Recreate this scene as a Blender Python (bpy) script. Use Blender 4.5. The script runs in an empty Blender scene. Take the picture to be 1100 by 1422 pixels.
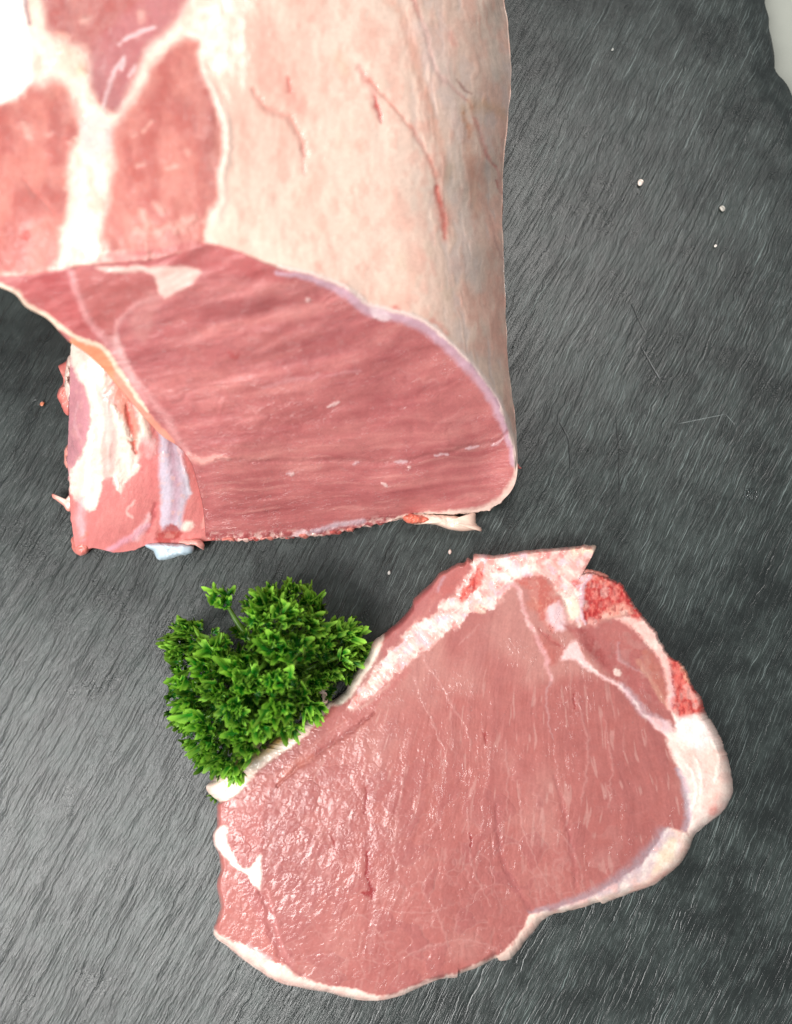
import bpy, math, random
import numpy as np
from mathutils import Vector, Matrix

random.seed(7)
RNG = np.random.default_rng(7)
S = bpy.context.scene
COL = S.collection
R = math.radians

# ------------------------------------------------------------------ camera
W, H = 1100.0, 1422.0            # photograph, used to place things on the board
LENS = 26.0
F = LENS / 36.0 * H
DIST = 0.257
TILT = R(5.0)
cam_d = bpy.data.cameras.new('camera')
cam = bpy.data.objects.new('camera', cam_d); COL.objects.link(cam)
CP = np.array([0.0, -DIST * math.sin(TILT), DIST * math.cos(TILT)])
cam.location = CP
cam.rotation_euler = (TILT, 0, 0)
cam_d.sensor_fit = 'VERTICAL'; cam_d.sensor_height = 36.0; cam_d.lens = LENS
cam_d.clip_start = 0.01; cam_d.clip_end = 20
cam_d.dof.use_dof = True
cam_d.dof.focus_distance = DIST - 0.009
cam_d.dof.aperture_fstop = 7.0
S.camera = cam

# ------------------------------------------------------------------ light (indoors: one large soft window-like lamp from the left, an added weak overhead fill)
w = bpy.data.worlds.new('World'); S.world = w; w.use_nodes = True
bg = w.node_tree.nodes['Background']
bg.inputs[0].default_value = (0.93, 0.97, 1.0, 1); bg.inputs[1].default_value = 0.34

def area(name, loc, target, size, size_y, power, col):
    l = bpy.data.lights.new(name, 'AREA'); l.shape = 'RECTANGLE'; l.size = size; l.size_y = size_y
    l.energy = power; l.color = col
    o = bpy.data.objects.new(name, l); COL.objects.link(o)
    o.location = loc
    o.rotation_euler = (Vector(target) - Vector(loc)).to_track_quat('-Z', 'Y').to_euler()
    return o
area('window_light', (-0.345, -0.27, 0.50), (0.0, -0.02, 0.0), 0.25, 0.42, 5.9, (1.0, 0.985, 0.96))
area('overhead_fill', (0.05, 0.43, 0.70), (0.0, 0.0, 0.0), 0.30, 0.30, 3.0, (1.0, 0.97, 0.93))  # added fill lamp, brightens the top and right flank of the joint

S.view_settings.view_transform = 'Standard'; S.view_settings.look = 'None'
S.view_settings.exposure = 0.0; S.view_settings.gamma = 1.0
S.cycles.max_bounces = 6; S.cycles.diffuse_bounces = 4

# ------------------------------------------------------------------ helpers: placing
ct, st = math.cos(TILT), math.sin(TILT)
def unproj(u, v, z):
    """photo pixel at height z (metres) -> world point"""
    u = np.asarray(u, float); v = np.asarray(v, float); z = np.asarray(z, float)
    a = (u - W / 2) / F; b = -(v - H / 2) / F
    dx = a; dy = b * ct + st; dz = b * st - ct
    t = (z - CP[2]) / dz
    return np.stack([CP[0] + dx * t, CP[1] + dy * t, z + 0 * t], -1)

# ------------------------------------------------------------------ helpers: numpy noise
def _hash(ix, iy, seed):
    h = (ix.astype(np.int64) * 374761393 + iy.astype(np.int64) * 668265263 + seed * 974634121) & 0xffffffff
    h = ((h ^ (h >> 13)) * 1274126177) & 0xffffffff
    h = ((h ^ (h >> 16)) * 2246822519) & 0xffffffff
    return ((h ^ (h >> 15)) & 0xffffff) / float(0xffffff)
def vnoise(x, y, seed=0):
    x0 = np.floor(x); y0 = np.floor(y); fx = x - x0; fy = y - y0
    fx = fx * fx * fx * (fx * (fx * 6 - 15) + 10); fy = fy * fy * fy * (fy * (fy * 6 - 15) + 10)
    a = _hash(x0, y0, seed); b = _hash(x0 + 1, y0, seed); c = _hash(x0, y0 + 1, seed); d = _hash(x0 + 1, y0 + 1, seed)
    return (a * (1 - fx) + b * fx) * (1 - fy) + (c * (1 - fx) + d * fx) * fy * 1.0
def fbm(x, y, seed=0, oct=4, gain=.5):
    s = 0; a = 1; t = 0
    for i in range(oct):
        s = s + a * (vnoise(x, y, seed + i * 17) - .5) * 2; t += a; a *= gain
        x = x * 2.03 + 5.1; y = y * 2.03 + 9.7
    return s / t
def worley(x, y, seed=0):
    """F1, F2, id"""
    x0 = np.floor(x); y0 = np.floor(y)
    f1 = np.full(x.shape, 9.); f2 = np.full(x.shape, 9.); cid = np.zeros(x.shape)
    for dx in (-1, 0, 1):
        for dy in (-1, 0, 1):
            cx = x0 + dx; cy = y0 + dy
            px_ = cx + _hash(cx, cy, seed); py_ = cy + _hash(cx, cy, seed + 5)
            d = np.hypot(x - px_, y - py_)
            m = d < f1
            f2 = np.where(m, f1, np.minimum(f2, d)); cid = np.where(m, _hash(cx, cy, seed + 9), cid); f1 = np.where(m, d, f1)
    return f1, f2, cid
def sstep(a, b, x):
    t = np.clip((x - a) / (b - a), 0, 1); return t * t * (3 - 2 * t)
def lin(c):
    c = np.asarray(c, float) / 255.0
    return np.where(c <= .04045, c / 12.92, ((c + .055) / 1.055) ** 2.4)

def rbf(ctrl):
    """thin-plate interpolation of (u, v, value)"""
    c = np.array(ctrl, float); P = c[:, :2] / 100.0; n = len(P)
    def k(d): return np.where(d > 1e-9, d * d * np.log(np.maximum(d, 1e-9)), 0)
    D = np.hypot(P[:, None, 0] - P[None, :, 0], P[:, None, 1] - P[None, :, 1])
    A = np.zeros((n + 3, n + 3)); A[:n, :n] = k(D) + np.eye(n) * 1e-4
    A[:n, n] = 1; A[:n, n + 1:] = P; A[n, :n] = 1; A[n + 1:, :n] = P.T
    wts = np.linalg.solve(A, np.concatenate([c[:, 2], [0, 0, 0]]))
    def ev(u, v):
        sh = np.shape(u); u = np.ravel(u) / 100.0; v = np.ravel(v) / 100.0
        out = wts[n] + wts[n + 1] * u + wts[n + 2] * v
        for i in range(n):
            out = out + wts[i] * k(np.hypot(u - P[i, 0], v - P[i, 1]))
        return out.reshape(sh)
    return ev

def resample(pts, n, closed=False, smooth=True):
    p = np.array(pts, float)
    if smooth:
        q = []
        m = len(p)
        for i in range(m if closed else m - 1):
            if closed: a, b, c, d = p[(i - 1) % m], p[i], p[(i + 1) % m], p[(i + 2) % m]
            else: a, b, c, d = p[max(i - 1, 0)], p[i], p[i + 1], p[min(i + 2, m - 1)]
            for t in np.linspace(0, 1, 8, endpoint=False):
                q.append(.5 * ((2 * b) + (c - a) * t + (2 * a - 5 * b + 4 * c - d) * t * t + (3 * b - a - 3 * c + d) * t ** 3))
        if not closed: q.append(p[-1])
        p = np.array(q)
    if closed: p = np.vstack([p, p[:1]])
    s = np.concatenate([[0], np.cumsum(np.hypot(*np.diff(p[:, :2], axis=0).T))])
    t = np.linspace(0, s[-1], n, endpoint=not closed)
    return np.stack([np.interp(t, s, p[:, i]) for i in range(p.shape[1])], -1)

# ------------------------------------------------------------------ helpers: surface painter (albedo, relief and part of each vertex)
class Skin:
    def __init__(s, u, v, base, part, warp=2.2):
        s.u = u.ravel(); s.v = v.ravel(); n = s.u.size
        s.wu = s.u + warp * fbm(s.u / 16, s.v / 16, 11, 3) + .45 * warp * fbm(s.u / 4, s.v / 4, 12, 2)
        s.wv = s.v + warp * fbm(s.u / 16, s.v / 16, 21, 3) + .45 * warp * fbm(s.u / 4, s.v / 4, 22, 2)
        s.col = np.tile(lin(base), (n, 1)); s.h = np.zeros(n); s.fib = np.ones(n)   # fib: how fleshy
        s.names = [part]; s.part = np.zeros(n, int); s.rough = np.full(n, .5)
    def pid(s, name):
        if name not in s.names: s.names.append(name)
        return s.names.index(name)
    def _apply(s, idx, a, col, h, part, fib, rough, mass):
        solid = .25 if a.max() > .88 else 1.
        a = a * (1 - solid + solid * np.clip(.86 + .30 * (fbm(s.u[idx] / 8, s.v[idx] / 8, 101, 3) + .4 * fbm(s.u[idx] / 2.2, s.v[idx] / 2.2, 102, 2)), .45, 1))
        if col is not None:
            c = lin(col); s.col[idx] += (c - s.col[idx]) * a[:, None]
        if h: s.h[idx] += h * mass
        if part: s.part[idx[a > .5]] = s.pid(part)
        if fib is not None: s.fib[idx] += (fib - s.fib[idx]) * np.clip(a * 1.2, 0, 1)
        if rough is not None: s.rough[idx] += (rough - s.rough[idx]) * a
    def sel(s, pts, m):
        lo = pts.min(0) - m; hi = pts.max(0) + m
        return np.where((s.wu > lo[0]) & (s.wu < hi[0]) & (s.wv > lo[1]) & (s.wv < hi[1]))[0]
    def poly(s, pts, col=None, soft=4, alpha=1, h=0, part=None, fib=None, rough=None, tex=0, seed=3):
        p = resample(pts, max(24, len(pts) * 4), True); i = s.sel(p, soft * 2 + 4)
        if not len(i): return s
        x = s.wu[i]; y = s.wv[i]; d2 = np.full(x.shape, 1e9); ins = np.zeros(x.shape, bool)
        for k in range(len(p)):
            a = p[k]; b = p[(k + 1) % len(p)]; e = b - a
            t = np.clip(((x - a[0]) * e[0] + (y - a[1]) * e[1]) / (e @ e + 1e-9), 0, 1)
            d2 = np.minimum(d2, (x - a[0] - t * e[0]) ** 2 + (y - a[1] - t * e[1]) ** 2)
            c = ((a[1] > y) != (b[1] > y)) & (x < (b[0] - a[0]) * (y - a[1]) / (b[1] - a[1] + 1e-12) + a[0])
            ins ^= c
        d = np.sqrt(d2) * np.where(ins, -1, 1)
        if tex: d = d + tex * fbm(x / 9, y / 9, seed, 3)
        a = sstep(soft, -soft, d) * alpha
        hh = sstep(soft, -soft * 3, d)
        s._apply(i, a, col, h, part, fib, rough, hh); return s
    def line(s, pts, width, col=None, soft=None, alpha=1, h=0, part=None, fib=None, rough=None, tex=0, seed=3):
        p = resample(pts, max(8, len(pts) * 5)); wmax = np.max(width); i = s.sel(p, wmax * 3 + 4)
        if not len(i): return s
        wd = np.interp(np.linspace(0, 1, len(p)), np.linspace(0, 1, len(np.atleast_1d(width))), np.atleast_1d(width))
        x = s.wu[i]; y = s.wv[i]; best = np.full(x.shape, 1e9); g = np.full(x.shape, 9.)
        for k in range(len(p) - 1):
            a = p[k]; e = p[k + 1] - a
            t = np.clip(((x - a[0]) * e[0] + (y - a[1]) * e[1]) / (e @ e + 1e-9), 0, 1)
            d = np.hypot(x - a[0] - t * e[0], y - a[1] - t * e[1])
            g = np.minimum(g, d / np.maximum(wd[k] * (1 - t) + wd[k + 1] * t, .01))
        if tex: g = g + tex * fbm(x / 7, y / 7, seed, 3)
        sf = .5 if soft is None else soft
        a = sstep(1 + sf, 1 - sf, g) * alpha
        s._apply(i, a, col, h, part, fib, rough, np.exp(-g * g)); return s
    def grade(s, sat, gain):
        s.col *= (1 + .05 * fbm(s.u / 1.7, s.v / 1.7, 103, 2) + .07 * fbm(s.u / 6, s.v / 6, 104, 3))[:, None]
        f = np.clip(s.fib, 0, 1)[:, None]; l = (s.col @ np.array([.3, .5, .2]))[:, None]
        g = (l + (s.col - l) * sat) * gain; s.col += (g - s.col) * f
    def mul(s, f): s.col *= np.asarray(f)[:, None] if np.ndim(f) == 1 else f; return s
    def mix(s, col, a):
        s.col += (lin(col) - s.col) * np.clip(a, 0, 1)[:, None]; return s

# ------------------------------------------------------------------ helpers: meshes
def link(name, me, parent=None, mat=None):
    o = bpy.data.objects.new(name, me); COL.objects.link(o)
    if mat and me: me.materials.append(mat)
    if parent: o.parent = parent
    return o
def mesh(name, V, Fq, smooth=True):
    me = bpy.data.meshes.new(name)
    Fq = np.asarray(Fq, np.int32); n, k = Fq.shape
    me.vertices.add(len(V)); me.vertices.foreach_set('co', np.asarray(V, np.float32).ravel())
    me.loops.add(n * k); me.loops.foreach_set('vertex_index', Fq.ravel())
    me.polygons.add(n); me.polygons.foreach_set('loop_start', np.arange(0, n * k, k, dtype=np.int32))
    me.update(calc_edges=True)
    me.polygons.foreach_set('use_smooth', np.full(n, smooth))
    return me
def set_col(me, col, rough=None, fib=None):
    a = me.color_attributes.new('Col', 'FLOAT_COLOR', 'POINT')
    c = np.ones((len(col), 4), np.float32); c[:, :3] = col
    a.data.foreach_set('color', c.ravel())
    if rough is not None:
        b = me.attributes.new('rgh', 'FLOAT', 'POINT'); b.data.foreach_set('value', np.asarray(rough, np.float32))
    if fib is not None:
        b = me.attributes.new('fibre', 'FLOAT_VECTOR', 'POINT'); b.data.foreach_set('vector', np.asarray(fib, np.float32).ravel())
def grid_faces(nr, nc, wrap=False):
    r = np.arange(nr - 1)[:, None]; c = np.arange(nc if wrap else nc - 1)[None, :]
    c2 = (c + 1) % nc
    return np.stack([r * nc + c, r * nc + c2, (r + 1) * nc + c2, (r + 1) * nc + c], -1).reshape(-1, 4)
def vert_normals(V, Fq):
    a = V[Fq[:, 2]] - V[Fq[:, 0]]; b = V[Fq[:, 3]] - V[Fq[:, 1]]
    n = np.cross(a, b); N = np.zeros_like(V)
    for k in range(4):
        for c in range(3):
            N[:, c] += np.bincount(Fq[:, k], n[:, c], len(V))
    return N / (np.linalg.norm(N, axis=1, keepdims=True) + 1e-12)
def split_parts(V, Fq, part, names, col, rough, parent, mat, flip=False, fib=None):
    """one mesh object per named region; neighbours share their border vertices and normals"""
    if flip: Fq = Fq[:, ::-1]
    N = vert_normals(V, Fq); fp = part[Fq[:, 0]]; org = np.array(parent.location)
    out = {}
    for k, nm in enumerate(names):
        f = Fq[fp == k]
        if len(f) < 4: continue
        ids, inv = np.unique(f, return_inverse=True)
        nm_plain = nm.split('#')[0]
        me = mesh(nm_plain, V[ids] - org, inv.reshape(-1, 4)); set_col(me, col[ids], rough[ids], None if fib is None else fib[ids])
        me.normals_split_custom_set_from_vertices(N[ids].tolist())
        out[nm] = link(nm_plain, me, parent, mat)
    return out
def empty(name, loc, label, cat):
    o = bpy.data.objects.new(name, None); COL.objects.link(o); o.location = loc; o.empty_display_size = .01
    o['label'] = label; o['category'] = cat; return o
def tube(pts, rad, flat=1.0, n=14, jit=.12, seed=0, per=4):
    """a lumpy tapering strand through world points; returns V, F"""
    p = resample(np.column_stack([pts, rad]), max(10, len(pts) * per)); V = []
    P = p[:, :3]; rr = p[:, 3]
    T = np.gradient(P, axis=0); T /= np.linalg.norm(T, axis=1, keepdims=True) + 1e-12
    up = np.array([0, 0, 1.]); rs = np.random.default_rng(seed)
    for i in range(len(P)):
        sx = np.cross(T[i], up); sx /= np.linalg.norm(sx) + 1e-9; sz = np.cross(sx, T[i])
        for k in range(n):
            a = 2 * math.pi * k / n
            j = 1 + jit * (2 * vnoise(np.array([i * .8]), np.array([k * 1.3]), seed)[0] - 1) * 2
            V.append(P[i] + rr[i] * j * (math.cos(a) * sx + math.sin(a) * sz * flat))
    V = np.array(V); f = grid_faces(len(P), n, True)
    a = len(V); V = np.vstack([V, P[:1], P[-1:]])
    cap = [[a, (k + 1) % n, k, a] for k in range(n)]; b = (len(P) - 1) * n
    cap2 = [[a + 1, b + k, b + (k + 1) % n, a + 1] for k in range(n)]
    return V, f, cap, cap2
def tube_obj(name, pts, rad, col, parent, mat, flat=1., seed=0, n=14, jit=.12, var=.12, rough=.35):
    V, f, c1, c2 = tube(np.array(pts), np.array(rad), flat, n, jit, seed)
    org = np.array(parent.location) if parent else 0
    me = bpy.data.meshes.new(name)
    me.from_pydata((V - org).tolist(), [], f[:, ::-1].tolist() + [[x[0], x[2], x[1]] for x in c1] + [[x[0], x[2], x[1]] for x in c2])
    me.polygons.foreach_set('use_smooth', np.full(len(me.polygons), True))
    nz = fbm(V[:, 0] * 700, V[:, 1] * 700 + V[:, 2] * 500, seed, 3)
    c = lin(col)[None] * (1 + var * nz)[:, None]
    set_col(me, c, np.full(len(V), rough))
    return link(name, me, parent, mat)
def blob_obj(name, outline, z0, hgt, col, parent, mat, seed=0, rings=10, n=90, var=.12, edge=None, rough=.35, bump=.15, rag=1.):
    """a flat-lying lump: outline in photo pixels, resting height z0, thickness hgt (m)"""
    o = resample(outline, n, True); c = o.mean(0); V = []; cols = []
    o = o + rag * np.stack([fbm(o[:, 0] / 6, o[:, 1] / 6, seed + 1, 2), fbm(o[:, 0] / 6, o[:, 1] / 6, seed + 2, 2)], -1)
    zz = z0 if np.ndim(z0) == 0 else None
    zf = (lambda u, v: np.full(np.shape(u), z0)) if zz is not None else rbf([(a, b, c_) for a, b, c_ in z0])
    rr = np.concatenate([np.linspace(.02, .8, rings), [.88, .94, .98, 1.0]])
    for r in rr:
        q = c + (o - c) * r
        h = hgt * math.sqrt(max(0, 1 - r ** 3)) * (1 + bump * fbm(q[:, 0] / 7, q[:, 1] / 7, seed, 3))
        V.append(unproj(q[:, 0], q[:, 1], zf(q[:, 0], q[:, 1]) + h))
        k = 1 + var * fbm(q[:, 0] / 6, q[:, 1] / 6, seed + 3, 3)
        cc = lin(col)[None] * k[:, None]
        if edge is not None: cc = cc + (lin(edge)[None] - cc) * sstep(.55, 1., np.full(n, r))[:, None]
        cols.append(cc)
    q = c + (o - c) * .9; low = unproj(q[:, 0], q[:, 1], zf(q[:, 0], q[:, 1]) - hgt * .6); low[:, 2] = np.maximum(low[:, 2], .0004)
    V.append(low); cols.append(cols[-1])
    nr = len(V); V = np.vstack(V); cols = np.vstack(cols); f = grid_faces(nr, n, True)
    org = np.array(parent.location) if parent else np.zeros(3)
    A = V[f[:, 2]] - V[f[:, 0]]; B = V[f[:, 3]] - V[f[:, 1]]
    if np.cross(A, B)[:n * 6, 2].sum() < 0: f = f[:, ::-1]
    me = mesh(name, V - org, f); set_col(me, cols, np.full(len(V), rough))
    return link(name, me, parent, mat)

# ------------------------------------------------------------------ materials
def newmat(name):
    m = bpy.data.materials.new(name); m.use_nodes = True; nt = m.node_tree
    return m, nt, nt.nodes['Principled BSDF']
def nd(nt, t, **kw):
    n = nt.nodes.new(t)
    for k, v in kw.items():
        if k in n.inputs: n.inputs[k].default_value = v
        else: setattr(n, k, v)
    return n
def math_(nt, op, a, b=None, c=None):
    n = nt.nodes.new('ShaderNodeMath'); n.operation = op
    for i, x in enumerate((a, b, c)):
        if x is None: continue
        if hasattr(x, 'links') or hasattr(x, 'node'): nt.links.new(x, n.inputs[i])
        else: n.inputs[i].default_value = x
    return n.outputs[0]
def mixc(nt, fac, a, b, mode='MIX'):
    n = nt.nodes.new('ShaderNodeMix'); n.data_type = 'RGBA'; n.blend_type = mode
    for s_, x in ((n.inputs[0], fac), (n.inputs[6], a), (n.inputs[7], b)):
        if hasattr(x, 'node'): nt.links.new(x, s_)
        else: s_.default_value = x if not isinstance(x, tuple) or len(x) == 4 else (*x, 1)
    return n.outputs[2]
def ramp(nt, x, lo, hi):
    n = nt.nodes.new('ShaderNodeMapRange'); n.interpolation_type = 'SMOOTHSTEP'
    nt.links.new(x, n.inputs[0]); n.inputs[1].default_value = lo; n.inputs[2].default_value = hi
    return n.outputs[0]

def meat_material(name, coat=.9, bump=.55, sss=0.0):
    m, nt, b = newmat(name); L = nt.links.new
    at = nd(nt, 'ShaderNodeVertexColor', layer_name='Col'); tc = nd(nt, 'ShaderNodeTexCoord')
    n1 = nd(nt, 'ShaderNodeTexNoise', Scale=1400., Detail=3.); L(tc.outputs['Object'], n1.inputs['Vector'])
    n2 = nd(nt, 'ShaderNodeTexNoise', Scale=260., Detail=4.); L(tc.outputs['Object'], n2.inputs['Vector'])
    k = math_(nt, 'MULTIPLY_ADD', n1.outputs[0], .22, .89)
    k2 = math_(nt, 'MULTIPLY_ADD', n2.outputs[0], .16, .92)
    kk = math_(nt, 'MULTIPLY', k, k2)
    L(mixc(nt, 1., at.outputs[0], kk, 'MULTIPLY'), b.inputs['Base Color'])
    ra = nd(nt, 'ShaderNodeAttribute', attribute_name='rgh')
    r = math_(nt, 'ADD', ra.outputs['Fac'], math_(nt, 'MULTIPLY_ADD', n2.outputs[0], .3, -.15))
    L(r, b.inputs['Roughness'])
    b.inputs['Specular IOR Level'].default_value = .3
    L(math_(nt, 'MULTIPLY', ramp(nt, n2.outputs[0], .3, .62), coat), b.inputs['Coat Weight'])
    b.inputs['Coat Roughness'].default_value = .06
    fa = nd(nt, 'ShaderNodeAttribute', attribute_name='fibre')      # along / across the fibres, fleshiness
    mp = nd(nt, 'ShaderNodeVectorMath', operation='MULTIPLY'); mp.inputs[1].default_value = (.07, .42, 0); L(fa.outputs['Vector'], mp.inputs[0])
    nf = nd(nt, 'ShaderNodeTexNoise', Scale=1., Detail=3.); L(mp.outputs[0], nf.inputs['Vector'])
    sx = nd(nt, 'ShaderNodeSeparateXYZ'); L(fa.outputs['Vector'], sx.inputs[0])
    def crest(sx_, sy_, width, dist):
        m2 = nd(nt, 'ShaderNodeVectorMath', operation='MULTIPLY'); m2.inputs[1].default_value = (sx_, sy_, 0); L(fa.outputs['Vector'], m2.inputs[0])
        n = nd(nt, 'ShaderNodeTexNoise', Scale=1., Detail=2., Distortion=dist); L(m2.outputs[0], n.inputs['Vector'])
        d = math_(nt, 'ABSOLUTE', math_(nt, 'SUBTRACT', n.outputs[0], .5))
        return math_(nt, 'SUBTRACT', 1., ramp(nt, d, 0., width))
    cr = math_(nt, 'ADD', math_(nt, 'MULTIPLY', crest(.045, .17, .05, .7), .55), math_(nt, 'MULTIPLY', crest(.10, .34, .06, .4), .20))
    hh = math_(nt, 'ADD', math_(nt, 'MULTIPLY', n1.outputs[0], .35), math_(nt, 'MULTIPLY', math_(nt, 'MULTIPLY_ADD', nf.outputs[0], .55, cr), sx.outputs[2]))
    bp = nd(nt, 'ShaderNodeBump', Strength=bump, Distance=.0004)
    L(hh, bp.inputs['Height']); L(bp.outputs[0], b.inputs['Coat Normal'])      # the wet film carries the finest relief
    b2 = nd(nt, 'ShaderNodeBump', Strength=bump * .28, Distance=.0004); L(hh, b2.inputs['Height']); L(b2.outputs[0], b.inputs['Normal'])
    return m
M_MEAT = meat_material('raw_meat')

def slate_material():
    m, nt, b = newmat('slate'); L = nt.links.new
    tc = nd(nt, 'ShaderNodeTexCoord')
    wn = nd(nt, 'ShaderNodeTexNoise', Scale=14., Detail=3.); L(tc.outputs['Object'], wn.inputs['Vector'])
    vs = nd(nt, 'ShaderNodeVectorMath', operation='SCALE'); L(wn.outputs['Color'], vs.inputs[0]); vs.inputs['Scale'].default_value = .006
    va = nd(nt, 'ShaderNodeVectorMath', operation='ADD'); L(tc.outputs['Object'], va.inputs[0]); L(vs.outputs[0], va.inputs[1])
    def streak(scale, ratio, ang, det=5., rough=.6):
        r = nd(nt, 'ShaderNodeMapping', vector_type='TEXTURE'); r.inputs['Rotation'].default_value = (0, 0, R(ang)); L(va.outputs[0], r.inputs[0])
        mp = nd(nt, 'ShaderNodeMapping'); mp.inputs['Scale'].default_value = (scale / ratio, scale, scale); L(r.outputs[0], mp.inputs[0])
        n = nd(nt, 'ShaderNodeTexNoise', Scale=1., Detail=det, Roughness=rough); L(mp.outputs[0], n.inputs['Vector'])
        return n.outputs[0]
    def scores(length, gap, width, ang, presence, seed, bend=1.):
        """single scratches, one in some cells of a slanted lattice, each with its own place, length and depth"""
        r = nd(nt, 'ShaderNodeMapping', vector_type='TEXTURE'); r.inputs['Rotation'].default_value = (0, 0, R(ang)); L(va.outputs[0], r.inputs[0])
        q = nd(nt, 'ShaderNodeSeparateXYZ'); L(r.outputs[0], q.inputs[0])
        yr = math_(nt, 'MULTIPLY_ADD', q.outputs[1], 1 / gap, math_(nt, 'MULTIPLY', wob.outputs[0], bend)); row = math_(nt, 'FLOOR', yr); fy = math_(nt, 'FRACT', yr)
        w1 = nd(nt, 'ShaderNodeTexWhiteNoise', noise_dimensions='1D'); L(math_(nt, 'ADD', row, seed * 3.7), w1.inputs['W'])
        xr = math_(nt, 'MULTIPLY_ADD', q.outputs[0], 1 / length, math_(nt, 'MULTIPLY', w1.outputs['Value'], 17.3)); cl = math_(nt, 'FLOOR', xr); fx = math_(nt, 'FRACT', xr)
        cb = nd(nt, 'ShaderNodeCombineXYZ'); L(cl, cb.inputs[0]); L(row, cb.inputs[1]); cb.inputs[2].default_value = seed * 1.31
        w3 = nd(nt, 'ShaderNodeTexWhiteNoise', noise_dimensions='3D'); L(cb.outputs[0], w3.inputs['Vector'])
        sp = nd(nt, 'ShaderNodeSeparateColor'); L(w3.outputs['Color'], sp.inputs[0])
        d = math_(nt, 'ABSOLUTE', math_(nt, 'SUBTRACT', fy, math_(nt, 'MULTIPLY_ADD', sp.outputs[0], .7, .15)))
        tp = math_(nt, 'MULTIPLY', math_(nt, 'MULTIPLY', fx, math_(nt, 'SUBTRACT', 1., fx)), 4.)
        tp = math_(nt, 'SUBTRACT', tp, math_(nt, 'MULTIPLY', sp.outputs[1], .75))                       # shorter or longer
        wd = math_(nt, 'MULTIPLY', math_(nt, 'MAXIMUM', tp, .0001), width / gap)
        ln = math_(nt, 'SUBTRACT', 1., ramp(nt, math_(nt, 'DIVIDE', d, wd), .4, 1.3))
        on = math_(nt, 'LESS_THAN', sp.outputs[2], presence)
        return math_(nt, 'MULTIPLY', math_(nt, 'MULTIPLY', ln, on), math_(nt, 'MULTIPLY_ADD', w3.outputs['Value'], .7, .3))
    wob = nd(nt, 'ShaderNodeTexNoise', Scale=170., Detail=3.); L(tc.outputs['Object'], wob.inputs['Vector'])
    s1 = streak(900, 9, 62, 7., .7); s2 = streak(260, 4, 60, 6., .62); s4 = streak(90, 1.5, 75, 8., .7); s3 = streak(2600, 12, 65, 4, .65)
    big = nd(nt, 'ShaderNodeTexNoise', Scale=15., Detail=8., Roughness=.66); L(tc.outputs['Object'], big.inputs['Vector'])
    mid = nd(nt, 'ShaderNodeTexNoise', Scale=60., Detail=8., Roughness=.7); L(tc.outputs['Object'], mid.inputs['Vector'])
    fine = nd(nt, 'ShaderNodeTexNoise', Scale=1700., Detail=5., Roughness=.7); L(tc.outputs['Object'], fine.inputs['Vector'])
    # colour: green-grey stone with dull paler drifts, hair-fine pale scores
    drift = math_(nt, 'MULTIPLY', ramp(nt, s4, .42, .68), ramp(nt, big.outputs[0], .40, .62))
    where = math_(nt, 'MULTIPLY', ramp(nt, mid.outputs[0], .30, .58), math_(nt, 'MULTIPLY_ADD', ramp(nt, big.outputs[0], .38, .58), .75, .25))
    px_ = nd(nt, 'ShaderNodeSeparateXYZ'); L(tc.outputs['Object'], px_.inputs[0])        # pale scores are strongest on the board's right side
    right_ramp = math_(nt, 'MULTIPLY_ADD', ramp(nt, math_(nt, 'ADD', px_.outputs[0], math_(nt, 'MULTIPLY', big.outputs[0], .06)), -.06, .05), .88, .12)
    where = math_(nt, 'MULTIPLY', where, right_ramp)
    c = mixc(nt, ramp(nt, big.outputs[0], .36, .66), (.0055, .0088, .0077), (.0130, .0190, .0170))
    c = mixc(nt, math_(nt, 'MULTIPLY', ramp(nt, mid.outputs[0], .42, .66), .7), c, (.028, .039, .035))
    c = mixc(nt, math_(nt, 'MULTIPLY', drift, .5), c, (.045, .058, .054))
    c = mixc(nt, math_(nt, 'MULTIPLY', ramp(nt, s1, .48, .72), .16), c, (.026, .034, .0315))
    c = mixc(nt, math_(nt, 'MULTIPLY', math_(nt, 'MULTIPLY', ramp(nt, s3, .52, .72), where), .32), c, (.09, .11, .105))
    for a_, col_, k_ in ((scores(.011, .0014, .00015, 65, .36, 1), (.25, .30, .285), .85), (scores(.0065, .0008, .00010, 67, .38, 2), (.20, .24, .235), .85), (scores(.016, .0021, .00020, 63, .35, 3), (.24, .29, .28), .8), (scores(.0045, .0006, .00008, 70, .45, 4), (.17, .20, .195), .8), (scores(.05, .012, .00012, 20, .3, 5), (.16, .19, .185), .5)):
        c = mixc(nt, math_(nt, 'MULTIPLY', math_(nt, 'MULTIPLY', a_, where), k_), c, col_)
    g1 = scores(.020, .0017, .00030, 62, .55, 6); g2 = scores(.011, .0010, .00020, 60, .6, 7); g3 = scores(.030, .0035, .00045, 64, .45, 8)
    groove = math_(nt, 'MAXIMUM', g1, math_(nt, 'MAXIMUM', math_(nt, 'MULTIPLY', g2, .7), g3))
    c = mixc(nt, math_(nt, 'MULTIPLY', groove, .8), c, (.004, .0075, .007))
    c = mixc(nt, math_(nt, 'MULTIPLY', ramp(nt, fine.outputs[0], .60, .76), .28), c, (.10, .12, .115))
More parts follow.
